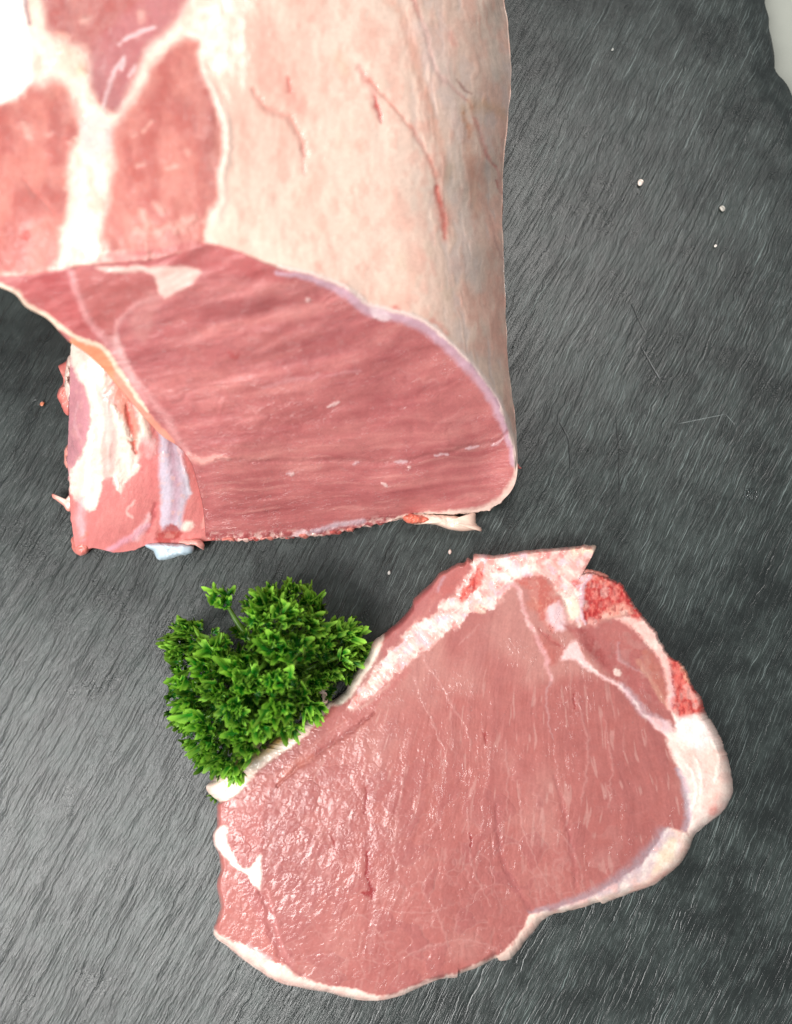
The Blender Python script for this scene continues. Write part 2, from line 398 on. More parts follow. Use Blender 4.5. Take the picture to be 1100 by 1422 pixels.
    def mark(u0, v0, u1, v1, wd):       # a single straight scratch or crack, in board coordinates
        a, e = unproj(u0, v0, 0.), unproj(u1, v1, 0.); m_ = (a + e) / 2; dd = e - a
        r = nd(nt, 'ShaderNodeMapping', vector_type='TEXTURE'); r.inputs['Location'].default_value = (m_[0], m_[1], 0); r.inputs['Rotation'].default_value = (0, 0, math.atan2(dd[1], dd[0]))
        L(va.outputs[0] if wd > .00015 else tc.outputs['Object'], r.inputs[0]); q = nd(nt, 'ShaderNodeSeparateXYZ'); L(r.outputs[0], q.inputs[0])
        my = math_(nt, 'SUBTRACT', 1., ramp(nt, math_(nt, 'ABSOLUTE', q.outputs[1]), wd * .5, wd * 1.5)); hl = float(np.hypot(dd[0], dd[1])) / 2
        return math_(nt, 'MULTIPLY', my, math_(nt, 'SUBTRACT', 1., ramp(nt, math_(nt, 'ABSOLUTE', q.outputs[0]), hl * .6, hl)))
    for m_ in ((938, 589, 1012, 574, .00011), (1008, 574, 1022, 590, .0001)):
        c = mixc(nt, math_(nt, 'MULTIPLY', mark(*m_), .4), c, (.42, .46, .45))
    crack = None
    for m_ in ((786, 570, 800, 596, .00022), (799, 594, 803, 640, .00022), (888, 412, 908, 452, .0002), (902, 470, 930, 520, .0002), (868, 560, 872, 690, .00016)):
        k_ = mark(*m_); c = mixc(nt, math_(nt, 'MULTIPLY', k_, .8), c, (.004, .005, .005)); crack = k_ if crack is None else math_(nt, 'MAXIMUM', crack, k_)
    L(c, b.inputs['Base Color'])
    L(math_(nt, 'ADD', math_(nt, 'MULTIPLY_ADD', mid.outputs[0], .22, .13), math_(nt, 'MULTIPLY', big.outputs[0], .14)), b.inputs['Roughness'])
    b.inputs['Specular IOR Level'].default_value = .82
    hsum = math_(nt, 'ADD', math_(nt, 'MULTIPLY', s1, .75), math_(nt, 'ADD', math_(nt, 'MULTIPLY', s2, 1.2), math_(nt, 'MULTIPLY', s3, .25)))
    hsum = math_(nt, 'SUBTRACT', hsum, math_(nt, 'MULTIPLY', groove, .60))
    hsum = math_(nt, 'MULTIPLY', hsum, math_(nt, 'MULTIPLY_ADD', right_ramp, -.55, 1.08))      # relief flattened towards the right
    hsum = math_(nt, 'SUBTRACT', hsum, math_(nt, 'MULTIPLY', crack, .6))
    hsum = math_(nt, 'ADD', hsum, math_(nt, 'MULTIPLY', fine.outputs[0], .16))
    bp = nd(nt, 'ShaderNodeBump', Strength=.6, Distance=.0007); L(hsum, bp.inputs['Height']); L(bp.outputs[0], b.inputs['Normal'])
    return m
M_SLATE = slate_material()

def leaf_material(name):
    m, nt, b = newmat(name); L = nt.links.new
    at = nd(nt, 'ShaderNodeVertexColor', layer_name='Col'); tc = nd(nt, 'ShaderNodeTexCoord')
    oi = nd(nt, 'ShaderNodeObjectInfo')
    n = nd(nt, 'ShaderNodeTexNoise', Scale=500., Detail=3.); L(tc.outputs['Object'], n.inputs['Vector'])
    v = math_(nt, 'ADD', math_(nt, 'MULTIPLY', n.outputs[0], .5), math_(nt, 'MULTIPLY_ADD', oi.outputs['Random'], .8, .42))
    c = mixc(nt, 1., at.outputs[0], v, 'MULTIPLY'); L(c, b.inputs['Base Color'])
    b.inputs['Roughness'].default_value = .3; b.inputs['Specular IOR Level'].default_value = .5
    bp = nd(nt, 'ShaderNodeBump', Strength=.3, Distance=.0002); L(n.outputs[0], bp.inputs['Height']); L(bp.outputs[0], b.inputs['Normal'])
    tr = nd(nt, 'ShaderNodeBsdfTranslucent'); L(mixc(nt, 1., c, (1.0, 1.0, .55), 'MULTIPLY'), tr.inputs[0])
    mx = nd(nt, 'ShaderNodeMixShader'); mx.inputs[0].default_value = .22
    L(b.outputs[0], mx.inputs[1]); L(tr.outputs[0], mx.inputs[2])
    L(mx.outputs[0], nt.nodes['Material Output'].inputs[0])
    return m
M_LEAF = leaf_material('parsley_leaf')

def plain_material(name, col, rough=.5, scale=60.):
    m, nt, b = newmat(name); L = nt.links.new
    tc = nd(nt, 'ShaderNodeTexCoord'); n = nd(nt, 'ShaderNodeTexNoise', Scale=scale, Detail=4.); L(tc.outputs['Object'], n.inputs['Vector'])
    c = np.array(col)
    L(mixc(nt, n.outputs[0], tuple(c * .85), tuple(np.minimum(c * 1.12, 1))), b.inputs['Base Color']); b.inputs['Roughness'].default_value = rough
    return m
M_TABLE = plain_material('pale_table', (.42, .43, .38), .5)

# ------------------------------------------------------------------ table and slate board
def build_ground():
    me = bpy.data.meshes.new('table_top')
    me.from_pydata([(-3, -3, -.0085), (3, -3, -.0085), (3, 3, -.0085), (-3, 3, -.0085)], [], [(0, 1, 2, 3)])
    o = link('table_top', me, None, M_TABLE); o['kind'] = 'structure'
    # right edge of the board as seen in the corner of the photograph, the rest of the board runs on out of view
    edge_px = [(1180, 480), (1150, 380), (1160, 290), (1136, 190), (1104, 128), (1083, 92), (1077, 60), (1073, 30), (1068, 0), (1060, -60), (1050, -150), (1046, -260)]
    e = unproj(*np.array(edge_px, float).T, np.zeros(len(edge_px)))
    e = np.vstack([[[e[0, 0] + .02, -.27, 0]], e, [[e[-1, 0] - .003, .26, 0]]])
    x1 = lambda y: np.interp(y, e[:, 1], e[:, 0])
    ys = np.linspace(-.27, .26, 330); nx = 220
    V = np.zeros((len(ys), nx, 3)); t = np.linspace(0, 1, nx)
    xr = x1(ys) + .0007 * fbm(ys * 300, ys * 0, 3, 4) + .0012 * fbm(ys * 90, ys * 0, 8, 2)
    xl = -.24 + .001 * fbm(ys * 300, ys * 0 + 4, 5, 4)
    tt = 1 - (1 - t) ** 1.25
    V[..., 0] = xl[:, None] + (xr - xl)[:, None] * tt[None]
    V[..., 1] = ys[:, None]
    d = np.minimum(xr[:, None] - V[..., 0], V[..., 0] - xl[:, None])
    zz = .00035 * fbm(V[..., 0] * 26, V[..., 1] * 18, 2, 3) - .0003
    # flaked steps along the riven edge
    fl = fbm(V[..., 0] * 160, V[..., 1] * 70, 31, 3) * .004
    zz -= .0011 * (1 - sstep(.000, .0045, d + fl)) + .0005 * (1 - sstep(.005, .011, d + fl * 1.5)) * sstep(.02, .07, V[..., 1])
    V[..., 2] = np.minimum(zz, 0)
    top = V.reshape(-1, 3); f = grid_faces(len(ys), nx)
    # skirt
    n = len(top); idx = np.arange(n).reshape(len(ys), nx)
    ring = np.concatenate([idx[0, :], idx[1:, -1], idx[-1, -2::-1], idx[-2:0:-1, 0]])
    low = top[ring].copy(); low[:, 2] = -.008; c = low.mean(0)
    jit = 1 - .006 * (1 + fbm(np.arange(len(ring)) / 4., np.zeros(len(ring)), 4, 3))
    low[:, :2] = c[:2] + (low[:, :2] - c[:2]) * jit[:, None]
    k = np.arange(len(ring)); k2 = (k + 1) % len(ring)
    sk = np.stack([ring, n + k, n + k2, ring[k2]], -1)
    me = mesh('slate_board', np.vstack([top, low]), np.vstack([f, sk]))
    o = link('slate_board', me, None, M_SLATE)
    o['label'] = 'dark grey riven slate board lying under the meat and parsley'; o['category'] = 'slate board'
build_ground()

# ------------------------------------------------------------------ the chop
FLESH = (200, 111, 103)
def build_chop():
    out = [(533,880),(541,872),(556,860),(570,844),(575,830),(589,818),(600,808),(611,795),(622,790),(635,782),(645,781),(649,774),(656,777),(661,769),
        (687,771),(712,767),(742,763),(757,762),(784,760),(807,757),(827,757),(824,768),(818,778),(808,788),(805,793),(812,792),(830,795),(856,807),(865,811),(877,833),
        (891,852),(909,874),(920,894),(932,912),(944,919),(955,932),(961,952),(973,967),(977,981),(984,996),(997,1016),(1006,1037),(1013,1060),(1016,1075),(1018,1092),(1016,1107),
        (1003,1128),(984,1143),(965,1160),(957,1180),(942,1202),(923,1218),(904,1231),(877,1240),(846,1252),(837,1255),(831,1253),(804,1262),(770,1269),(755,1277),(739,1296),
        (722,1317),(709,1332),(694,1334),(689,1331),(663,1344),(637,1353),(634,1357),(612,1360),(583,1371),(554,1384),(521,1390),(488,1387),(452,1378),(423,1373),(386,1364),
        (361,1349),(335,1331),(314,1313),(299,1302),(297,1289),(306,1260),(303,1242),(301,1227),(306,1209),(304,1187),(297,1173),(296,1158),(301,1144),(301,1118),(303,1113),
        (290,1102),(286,1093),(292,1085),(318,1061),(335,1048),(367,1033),(399,1013),(420,1001),(443,989),(456,975),(466,970),(480,958),(485,947),(496,931),(510,909),(518,891)]
    NA = 2000; NR = 330
    o = resample(out, NA, True)
    k = np.arange(NA)
    tan = np.roll(o, -1, 0) - np.roll(o, 1, 0); nrm = np.stack([-tan[:, 1], tan[:, 0]], -1); nrm /= np.linalg.norm(nrm, axis=1, keepdims=True)
    c = np.array([650., 1085.])
    if ((o - c) * nrm).sum() < 0: nrm = -nrm
    bony = ((o[:, 0] > 800) & (o[:, 1] < 1050)).astype(float)
    o = o + nrm * ((.9 + .8 * bony) * fbm(o[:, 0] / 7, o[:, 1] / 7, 5, 3) + bony * 1.3 * fbm(o[:, 0] / 2.2, o[:, 1] / 2.2, 6, 2))[:, None]
    rad = o - c; Rl = np.linalg.norm(rad, axis=1); cosf = np.abs((rad * nrm).sum(1)) / Rl
    cosf = np.convolve(np.concatenate([cosf[-40:], cosf, cosf[:40]]), np.ones(41) / 41, 'same')[40:-40]
    cosf = np.maximum(cosf, .35)
    r = 1 - (1 - np.linspace(.0004, 1, NR)) ** 1.06
    U = c[0] + rad[None, :, 0] * r[:, None]; Vv = c[1] + rad[None, :, 1] * r[:, None]
    d = (1 - r)[:, None] * (Rl * cosf)[None]
    # how broad the rounded rim shows and how low it starts
    def around(lst):     # (u, v, width, z0) -> per-angle values, by nearest on the outline
        a = np.array(lst, float)
        D = np.hypot(o[:, None, 0] - a[None, :, 0], o[:, None, 1] - a[None, :, 1]); wt = 1 / (D ** 3 + 1)
        wt /= wt.sum(1, keepdims=True)
        return wt @ a[:, 2], wt @ a[:, 3]
    wr, z0 = around([(330,1050,20,.0015),(400,1013,20,.0015),(450,985,16,.002),(300,1095,14,.003),(500,925,12,.003),(570,845,9,.003),(640,782,6,.005),(720,766,6,.006),(820,760,5,.005),
        (870,830,4,.008),(950,930,4,.008),(1000,1030,14,.006),(1017,1092,22,.005),(960,1170,14,.005),(880,1240,12,.005),(800,1262,9,.006),(730,1310,14,.005),(640,1352,8,.006),(540,1387,9,.006),
        (430,1374,11,.005),(340,1335,14,.005),(298,1295,9,.006),(303,1240,6,.006),(297,1170,6,.006),(301,1130,6,.006)])
    hz = rbf([(330,1080,13),(300,1200,13),(310,1290,12),(400,1350,12.5),(520,1370,13),(640,1330,13.5),(720,1290,12),(800,1240,13),(900,1210,12),(950,1140,13),(1000,1080,12.5),(960,1000,13.5),
        (920,910,13),(860,830,14),(800,780,13.5),(720,790,14.5),(660,790,14),(580,870,12.5),(510,950,12.5),(430,1020,13),(650,1085,15.5),(520,1200,15.5),(800,1080,15.5),(700,920,15),(560,1000,15),(600,1270,15.5)])(U, Vv) * .001
    tt = np.clip(d / wr[None], 0, 1)
    prof = z0[None] / .013 + (1 - z0[None] / .013) * np.sqrt(np.maximum(0, 1 - (1 - tt) ** 2.2))
    Z = hz * prof
    s = Skin(U, Vv, FLESH, 'loin_muscle', 3.4)
    u, v = s.u, s.v
    # --- flesh: fibres fanning down from the bone, bundles breaking into cells low on the left
    fx, fy = u - 770, v - 250
    ang = np.arctan2(fx, fy); rr = np.hypot(fx, fy)
    ang = ang + .010 * fbm(u / 80, v / 80, 61, 2)
    fine = fbm(ang * 150, rr / 40, 71, 3); mid = fbm(ang * 55, rr / 90, 72, 3); big = fbm(u / 110, v / 110, 73, 3)
    f1, f2, cid = worley(ang * 30 + .45 * fbm(u / 25, v / 25, 8, 2), rr / 36 + .5 * fbm(u / 25, v / 25, 9, 2), 4)
    cellmask = sstep(960, 1200, v + .35 * (700 - u) + 60 * big)
    edgec = sstep(.12, .0, f2 - f1) * sstep(-.3, .3, fbm(u / 30, v / 30, 62, 2))
    g1, g2, gid = worley(ang * 62 + .4 * fbm(u / 9, v / 9, 63, 2), rr / 15 + .4 * fbm(u / 9, v / 9, 64, 2), 14)
    edgeg = sstep(.2, .0, g2 - g1) * sstep(-.2, .4, fbm(u / 18, v / 18, 65, 2))
    cm2 = sstep(1060, 1220, v + .4 * (640 - u) + 40 * big)
    s.mix((218, 150, 138), .65 * sstep(.0, .6, big + .5 * sstep(1000, 880, v))); s.mix((214, 134, 126), .10 * fine)
    s.mix((166, 84, 84), .30 * np.clip(mid, 0, 1) + .5 * np.clip(-big, 0, 1))
    s.mix((178, 92, 92), .32 * (cid > .66) * cellmask)
    s.mix((222, 154, 146), edgec * cellmask * .30 + edgeg * cm2 * .26)
    s.mix((226, 164, 154), .5 * sstep(.40, .66, fbm(ang * 170, rr / 34, 77, 2)) * (1 - .6 * cm2) * sstep(900, 980, v))
    sheet = sstep(820, 960, v + 40 * big)                 # the upper part of the cut is smooth
    relief = (.30 + .70 * sheet) * (.22 * mid + .07 * fine + .06 * fbm(ang * 260, rr / 16, 74, 2)) + cellmask * (.30 * np.minimum(f2 - f1, .4) + .22 * (cid - .5)) + cm2 * .28 * np.clip(g2 - g1, 0, .45) + .5 * big
    # --- separate muscles
    s.poly([(301,1118),(330,1096),(390,1046),(440,1005),(462,978),(500,965),(540,940),(575,925),(545,960),(500,1005),(446,1045),(408,1071),(376,1096),(368,1140),(362,1190),(345,1205),(330,1200),(316,1172),(313,1147),(299,1140)],
           (206, 112, 106), 4, .75, part='flank_muscle')
    s.poly([(300,1185),(312,1187),(330,1206),(345,1218),(361,1236),(372,1267),(383,1311),(401,1340),(390,1345),(361,1326),(330,1310),(296,1292),(305,1260),(300,1225)], (214, 122, 112), 4, .8, part='flank_muscle')
    s.poly([(330,1210),(361,1240),(374,1290),(380,1312),(350,1260)], (196, 104, 106), 6, .6)
    s.line([(520,990),(480,1020),(444,1045),(410,1069),(385,1092)], [2,4,5,4,2], (156, 70, 70), 1., .6, h=-.8)
    s.line([(385,1092),(374,1120),(370,1150),(364,1180)], [3,4,4,3], (180, 92, 90), 1., .4, h=-.25)
    s.poly([(395,1066),(430,1046),(438,1052),(402,1078),(384,1092)], (226,132,112), 4, .6, .3)
    s.line([(361,1236),(372,1267),(383,1311),(401,1340),(420,1352)], [3,4,4,3], (174, 88, 90), 1., .45, h=-.6)
    s.line([(372,1236),(380,1270),(391,1311),(406,1338)], [3,4,3], (226, 138, 134), 1., .5, h=.3)
    s.line([(330,1110),(360,1090),(400,1064),(440,1030),(480,1000)], [2,3,3,2], (222, 140, 130), 1, .55, h=.2)
    s.poly([(297,1158),(314,1147),(317,1173),(332,1202),(348,1205),(363,1187),(362,1236),(343,1216),(328,1206),(310,1187),(299,1176)], (248, 228, 218), 3, 1, .4, 'fat_pocket', 0, .5)
    # --- white lip along the flank side, with yellow outer wall
    lip = [(290,1102),(286,1093),(292,1085),(318,1061),(335,1046),(367,1031),(399,1011),(420,999),(443,987),(456,973),(466,968),(478,958),(460,980),(425,1021),(390,1047),(355,1074),(329,1102),(306,1114)]
    s.poly(lip, (246, 226, 210), 3, 1, .2, 'flank_fat', 0, .45)
    s.poly([(322,1064),(335,1046),(367,1031),(399,1011),(420,999),(430,996),(400,1026),(366,1050),(336,1068)], (236, 178, 92), 4, .9)
    s.poly([(333,1052),(367,1033),(399,1013),(405,1010),(372,1040),(345,1054)], (150, 84, 52), 3, .7)
    s.poly([(462,980),(480,956),(485,945),(496,930),(510,908),(518,890),(533,880),(532,894),(522,915),(506,940),(494,962),(478,975)], (246, 228, 214), 3, 1, .3, 'flank_fat', 0, .45)
    # --- outer strip beyond the rib
    s.poly([(530,895),(545,868),(572,838),(590,814),(612,792),(650,776),(657,785),(640,812),(612,843),(575,868),(556,890),(536,915)], (204, 112, 108), 4, .9, part='rib_strip_muscle')
    s.poly([(600,830),(628,795),(652,778),(645,805),(620,830)], (206, 96, 86), 5, .6)
    s.line([(618,800),(612,812),(608,822)], [2,2], (214, 160, 170), 1, .7)
    s.line([(541,880),(575,845),(600,815)], [3,3], (184, 90, 92), 1, .6, h=-.3)
    s.line([(560,885),(590,850),(612,826)], [3,3], (222, 136, 126), 1, .5)
    # --- rib: pale pink bone running down the left edge
    rib = [(661,768),(690,770),(740,763),(800,757),(828,756),(823,770),(806,790),(815,800),(810,815),(812,850),(805,872),(795,858),(778,824),(755,800),(730,804),(706,818),(690,842),(672,846),(655,852),(640,868),(622,880),(605,890),(588,904),
        (575,916),(560,928),(545,942),(530,953),(510,974),(490,985),(482,984),(500,958),(522,930),(540,905),(556,890),(575,868),(598,857),(612,843),(628,830),(640,812),(655,790)]
    s.poly(rib, (226, 178, 170), 4.5, .95, .9, 'rib_bone', 0, .45, tex=6)
    for p, w_, c_, a_ in [([(700,782),(720,790),(742,786)], 7, (252,236,222), .9), ([(690,800),(712,800),(725,790)], 7, (252,232,220), .9), ([(675,838),(668,844)], 7, (250,226,200), .8),
                       ([(712,772),(722,782)], 5, (232,150,140), .7), ([(680,775),(690,790)], 6, (226,120,110), .7), ([(740,776),(765,780),(780,790)], 6, (250,226,212), .8),
                       ([(772,775),(786,766)], 4, (196,60,70), .8), ([(766,785),(790,800),(806,815)], 6, (228,140,132), .7), ([(752,776),(760,772)], 4, (210,110,120), .6), ([(800,766),(820,760)], 7, (246,224,194), .9),
                       ([(780,800),(800,812),(806,835)], 6, (214,96,92), .7), ([(775,820),(790,835)], 5, (244,214,200), .7), ([(735,770),(755,768)], 4, (232,166,152), .6),
                       ([(620,860),(590,885),(560,910),(530,940)], 5, (238,188,190), .8), ([(650,840),(625,862),(600,875)], 3, (250,224,214), .8), ([(540,925),(515,955)], 4, (246,214,200), .8), ([(640,850),(610,876)], 2.5, (222,150,148), .5)]:
        s.line(p, w_, c_, .6, a_, tex=.35)
    s.poly([(669,783),(674,795),(666,812),(655,829),(645,836),(636,829),(650,810),(659,795)], (214, 84, 72), 3, 1, -.5, 'marrow', .3, .4, tex=4)
    s.poly([(664,800),(660,815),(650,826),(655,812)], (190, 52, 48), 3, .5, tex=4)
    for p in ([(490,975),(520,950),(548,925)], [(500,985),(528,962),(540,952)]):
        s.line(p, [2, 3, 2], (232, 170, 158), 1, .7)
    rb = s.part == s.names.index('rib_bone'); b1 = fbm(u / 11, v / 11, 111, 4); b2 = fbm((u + v) / 30, (u - v) / 7, 112, 3); b3 = fbm(u / 5, v / 5, 113, 2)
    s.mix((226, 138, 132), np.where(rb, .55 * sstep(.08, .45, b1), 0)); s.mix((228, 192, 204), np.where(rb, .6 * sstep(.05, .4, -b1), 0))
    s.mix((240, 212, 200), np.where(rb, .6 * sstep(.1, .5, b2), 0)); s.mix((206, 84, 82), np.where(rb, .5 * sstep(.3, .55, b3) * sstep(.0, .3, b1), 0)); s.h += np.where(rb, .4 * b1 + .3 * b2 + .15 * b3, 0)
    # --- knuckle of meat and gristle inside the hook of the bone
    s.poly([(714,806),(740,800),(760,805),(775,828),(783,848),(770,878),(757,872),(742,842),(730,818)], (206, 104, 92), 4, .9, .2, 'knuckle_meat', .7, .35, tex=3)
    s.poly([(730,838),(745,832),(752,842),(742,850)], (226, 120, 96), 4, .6)
    s.poly([(762,845),(775,835),(785,850),(786,868),(775,878),(762,868),(758,856)], (222, 196, 200), 5, .9, .6, 'cartilage', 0, .3, tex=3)
    s.poly([(786,838),(798,828),(806,840),(802,856),(790,856)], (246, 218, 196), 4, .9)
    s.poly([(740,880),(760,882),(778,894),(786,905),(778,918),(764,922),(752,905)], (206, 100, 88), 5, .7)
    s.line([(692,824),(706,812),(718,816),(724,835),(732,860),(745,885),(757,912),(763,932),(766,945)], [2,3,3,2.5,3,3,4,3,2], (216, 160, 160), .9, .85, h=.15, part='seam_fat', fib=.2)
    s.line([(766,945),(759,965),(762,1000),(768,1025)], [2.5, 1.6, 1.2, .8], (218, 160, 158), 1, .6)
    s.line([(748,872),(765,890),(785,900)], [2,3,2], (190,80,76), 1, .6, h=-.3)
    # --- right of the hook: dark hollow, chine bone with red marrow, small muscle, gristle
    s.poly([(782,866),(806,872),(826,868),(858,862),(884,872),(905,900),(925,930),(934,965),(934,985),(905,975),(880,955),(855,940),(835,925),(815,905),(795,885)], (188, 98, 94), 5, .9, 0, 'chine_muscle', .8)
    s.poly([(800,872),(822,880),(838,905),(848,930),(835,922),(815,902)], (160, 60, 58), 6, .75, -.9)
    s.poly([(835,875),(858,862),(878,872),(895,895),(880,905),(860,900),(845,890)], (204,116,108), 6, .6, tex=4)
    s.poly([(891,905),(905,908),(918,935),(928,965),(918,968),(900,940)], (206,122,102), 4, .7, tex=4)
    s.line([(861,892),(860,910),(868,922),(884,930),(893,934)], [2,2.4,2.2,1.5], (206,150,152), 1., .6, .3, tex=.5)
    s.line([(888,920),(902,945),(918,968),(926,980)], [3,3,3], (226,160,136), 1, .7, tex=.4)
    s.poly([(778,918),(786,900),(792,890),(800,892),(808,908),(822,925),(840,938),(860,948),(880,968),(896,992),(915,998),(930,1002),(938,1020),(925,1022),(908,1008),(888,985),(868,962),(842,944),(815,928),(795,918)],
           (232, 196, 194), 3.5, .95, .5, 'seam_fat', 0, .25)
    s.poly([(862,950),(880,960),(900,985),(922,1000),(930,1010),(915,1010),(893,995),(875,972)], (212, 178, 186), 4, .7)
    s.poly([(850,929),(856,926),(860,932),(858,938),(853,937)], (240, 220, 208), 3, .8, .6, 'fat_nodule', 0, .4, tex=6)
    s.poly([(855,860),(880,858),(893,858),(912,880),(925,905),(934,938),(937,962),(936,990),(928,985),(926,950),(915,920),(898,895),(880,873)], (238, 186, 176), 4, .95, .4, 'chine_bone', 0, .45)
    s.poly([(925,925),(930,950),(932,985),(938,984),(936,950),(930,925)], (216, 176, 180), 3, .7)
    s.poly([(818,797),(832,796),(857,807),(866,812),(878,834),(892,856),(881,861),(868,851),(836,860),(827,869),(810,866),(808,846),(811,822)], (190, 58, 54), 5, 1, -.2, 'chine_bone', .25, .4)
    s.poly([(835,855),(850,842),(866,838),(880,852),(868,853),(846,860)], (238, 176, 156), 4, .8, tex=4)
    s.poly([(822,800),(848,808),(860,818),(838,812)], (226, 130, 112), 3, .7, tex=4)
    s.line([(820,799),(811,815),(808,835),(808,852),(812,868)], [2.5,3.2,3,2.6,1.6], (226, 178, 186), .6, .95, .6)
    s.poly([(929,912),(944,917),(956,932),(962,952),(974,967),(979,984),(962,994),(944,998),(934,990),(936,961),(932,938)], (216, 90, 80), 5, 1, -.1, 'chine_bone', .25, .45)
    s.poly([(944,918),(956,932),(960,946),(952,944)], (226,170,140), 3, .7, tex=3)
    # --- fat down the right side and round the foot
    s.poly([(934,990),(950,998),(966,992),(984,992),(1000,1016),(1010,1040),(1017,1075),(1022,1092),(1018,1110),(1003,1132),(984,1146),(966,1162),(955,1160),(956,1137),(954,1110),(945,1080),(940,1065),(930,1035),(926,1020),(940,1012)],
           (242, 214, 204), 4, 1, .7, 'fat_rim', 0, .42)
    s.poly([(940,1000),(965,998),(982,1010),(985,1030),(970,1040),(950,1030)], (252, 238, 236), 7, .85)
    s.poly([(936,1035),(950,1032),(962,1042),(965,1060),(955,1062),(945,1050)], (214, 196, 184), 5, .8)
    s.poly([(975,1050),(1000,1045),(1014,1075),(1014,1100),(990,1125),(975,1110),(985,1085)], (240, 196, 182), 8, .75)
    s.poly([(985,1125),(996,1120),(998,1130),(985,1136)], (226, 120, 108), 4, .6)
    for p in ([(952,1060),(962,1075),(968,1100),(960,1130)], [(965,1050),(975,1070),(975,1100)], [(990,1030),(998,1060),(992,1085)]):
        s.line(p, [2, 3, 2], (250, 234, 222), 1, .7, .4)
    s.line([(940,1068),(950,1090),(954,1112),(956,1135),(950,1152)], [3, 5, 5, 4], (190, 168, 180), .8, .85)
    s.poly([(955,1158),(967,1158),(959,1182),(944,1205),(924,1221),(905,1234),(878,1243),(838,1259),(830,1256),(804,1265),(770,1273),(757,1280),(741,1298),(724,1320),(710,1336),(690,1336),(663,1348),(640,1354),(640,1348),(663,1337),(690,1326),(712,1311),(731,1282),(738,1268),(793,1256),(831,1240),(869,1217),(903,1188),(922,1156),(936,1152)],
           (232, 202, 188), 3, .95, .4, 'fat_rim', 0, .42)
    s.poly([(922,1152),(930,1150),(940,1162),(945,1180),(920,1205),(880,1230),(840,1246),(831,1240),(869,1217),(903,1186)], (194, 174, 178), 4, .7)
    s.line([(735,1266),(770,1258),(800,1251),(835,1236),(870,1213),(902,1184),(920,1160)], [3,5,6,7,8,9,9], (184, 160, 170), .9, .75)
    s.poly([(925,1170),(940,1166),(938,1188),(922,1204),(905,1212)], (226, 206, 170), 5, .7)
    s.line([(940,1200),(900,1228),(860,1243)], [2.5,2.5], (240, 186, 172), .8, .7)
    s.poly([(640,1350),(610,1357),(583,1366),(554,1377),(532,1383),(500,1377),(481,1371),(455,1367),(434,1362),(410,1352),(397,1340),(380,1336),(361,1324),(343,1314),(320,1305),(299,1290),(294,1290),(296,1304),(313,1317),(335,1336),(361,1354),(386,1368),(423,1378),(452,1383),(488,1392),(521,1395),(554,1389),(583,1376),(612,1365),(640,1357)],
           (238, 204, 192), 2.6, .95, .3, 'fat_rim', 0, .42)
    s.line([(345,1312),(360,1324),(378,1332)], [3, 3], (236, 196, 196), 1, .6)
    s.line([(320,1322),(361,1352),(420,1376),(490,1390)], [3, 3.5, 3.5, 3], (226, 168, 158), 1, .55)
    # --- pale seams between bundles, blood
    for p, w_ in [([(586,906),(603,939),(630,980),(649,1018),(655,1040)], [1.4,1.6,1.6,1]), ([(575,942),(584,965)], [2.5,1.5]), ([(584,965),(600,1002),(614,1035),(622,1060)], [1,1.2,.8]), ([(640,893),(655,876),(665,868)], [1,2,1]),
                 ([(597,1253),(608,1275),(623,1311),(628,1325)], [1.2,1.6,1]), ([(700,1030),(706,1080),(704,1130)], [1,1.3,1]), ([(560,1080),(552,1130),(548,1180)], [1,1.4,1]), ([(800,965),(812,1010),(815,1060),(806,1120)], [1,1.4,1.4,1]),
                 ([(840,1000),(850,1060),(846,1120)], [1,1.2,1]), ([(480,1100),(440,1170),(420,1230)], [1,1.4,1]), ([(560,1330),(610,1310),(650,1305),(690,1315)], [1,1.4,1.2,1]), ([(380,1150),(420,1090),(470,1040)], [1,1.3,1]),
                 ([(520,1260),(570,1268),(620,1262)], [1,1.2,1]), ([(460,1290),(500,1270),(530,1300)], [1,1.2,1]), ([(650,1120),(655,1200),(680,1260)], [1,1.4,1]), ([(720,1090),(730,1160),(760,1230)], [1,1.2,1]), ([(770,1150),(800,1190),(812,1240)], [1.2,1.6,1])]:
        s.line(p, np.array(w_) * 1.1, (222, 152, 144), 1., .5, .12, tex=.7, seed=int(p[0][0]))
    for p, w_, a_ in [([(510,1184),(513,1202),(512,1224),(517,1245)], [1.2,2.4,1.2,2.2], .9), ([(503,1240),(512,1240),(520,1236)], [1.2,2.2,1], .85), ([(462,1165),(466,1180)], [1.2,1.5], .6), ([(653,1160),(654,1175)], [1.4,1.2], .7), ([(797,965),(799,985)], [1.2,1], .6), ([(672,1018),(674,1030)], [1.4,1.2],.6), ([(510,1095),(508,1130)],[1.4,1.2],.5)]:
        s.line(p, [x * 1.5 for x in w_], (168, 16, 22), .8, min(1, a_ * 1.1), -.3)
    s.line([(512,1100),(512,1180),(516,1260),(512,1320)], [6,8,8,6], (182,92,92), 1, .25, h=-.3)
    s.line([(690,1120),(700,1200),(735,1262)], [3,4,4], (184,92,92), 1, .4, h=-.45)
    s.line([(770,1080),(790,1160),(800,1230)], [3,4,3], (184,92,92), 1, .35, h=-.4)
    s.poly([(455,1105),(470,1110),(468,1140),(448,1140)], (214,138,134), 8, .4, .3)
    # grain of the cut bone: little red and pale pits
    m = (s.part == s.names.index('chine_bone')) | (s.part == s.names.index('marrow'))
    red = m & (s.col[:, 1] < .35)
    nb = fbm(u / 3.2, v / 5.5, 91, 3)
    s.mix((232, 130, 116), np.where(red, .5 * sstep(.05, .5, nb), 0)); s.mix((150, 18, 26), np.where(red, .6 * sstep(.0, .45, -nb), 0)); s.rough += np.where(m, .12, 0)
    s.h += np.where(red, .3 * nb, 0)
    nk = (s.part == s.names.index('knuckle_meat'))
    s.mix((228, 150, 134), np.where(nk, .6 * sstep(.1, .5, nb), 0))
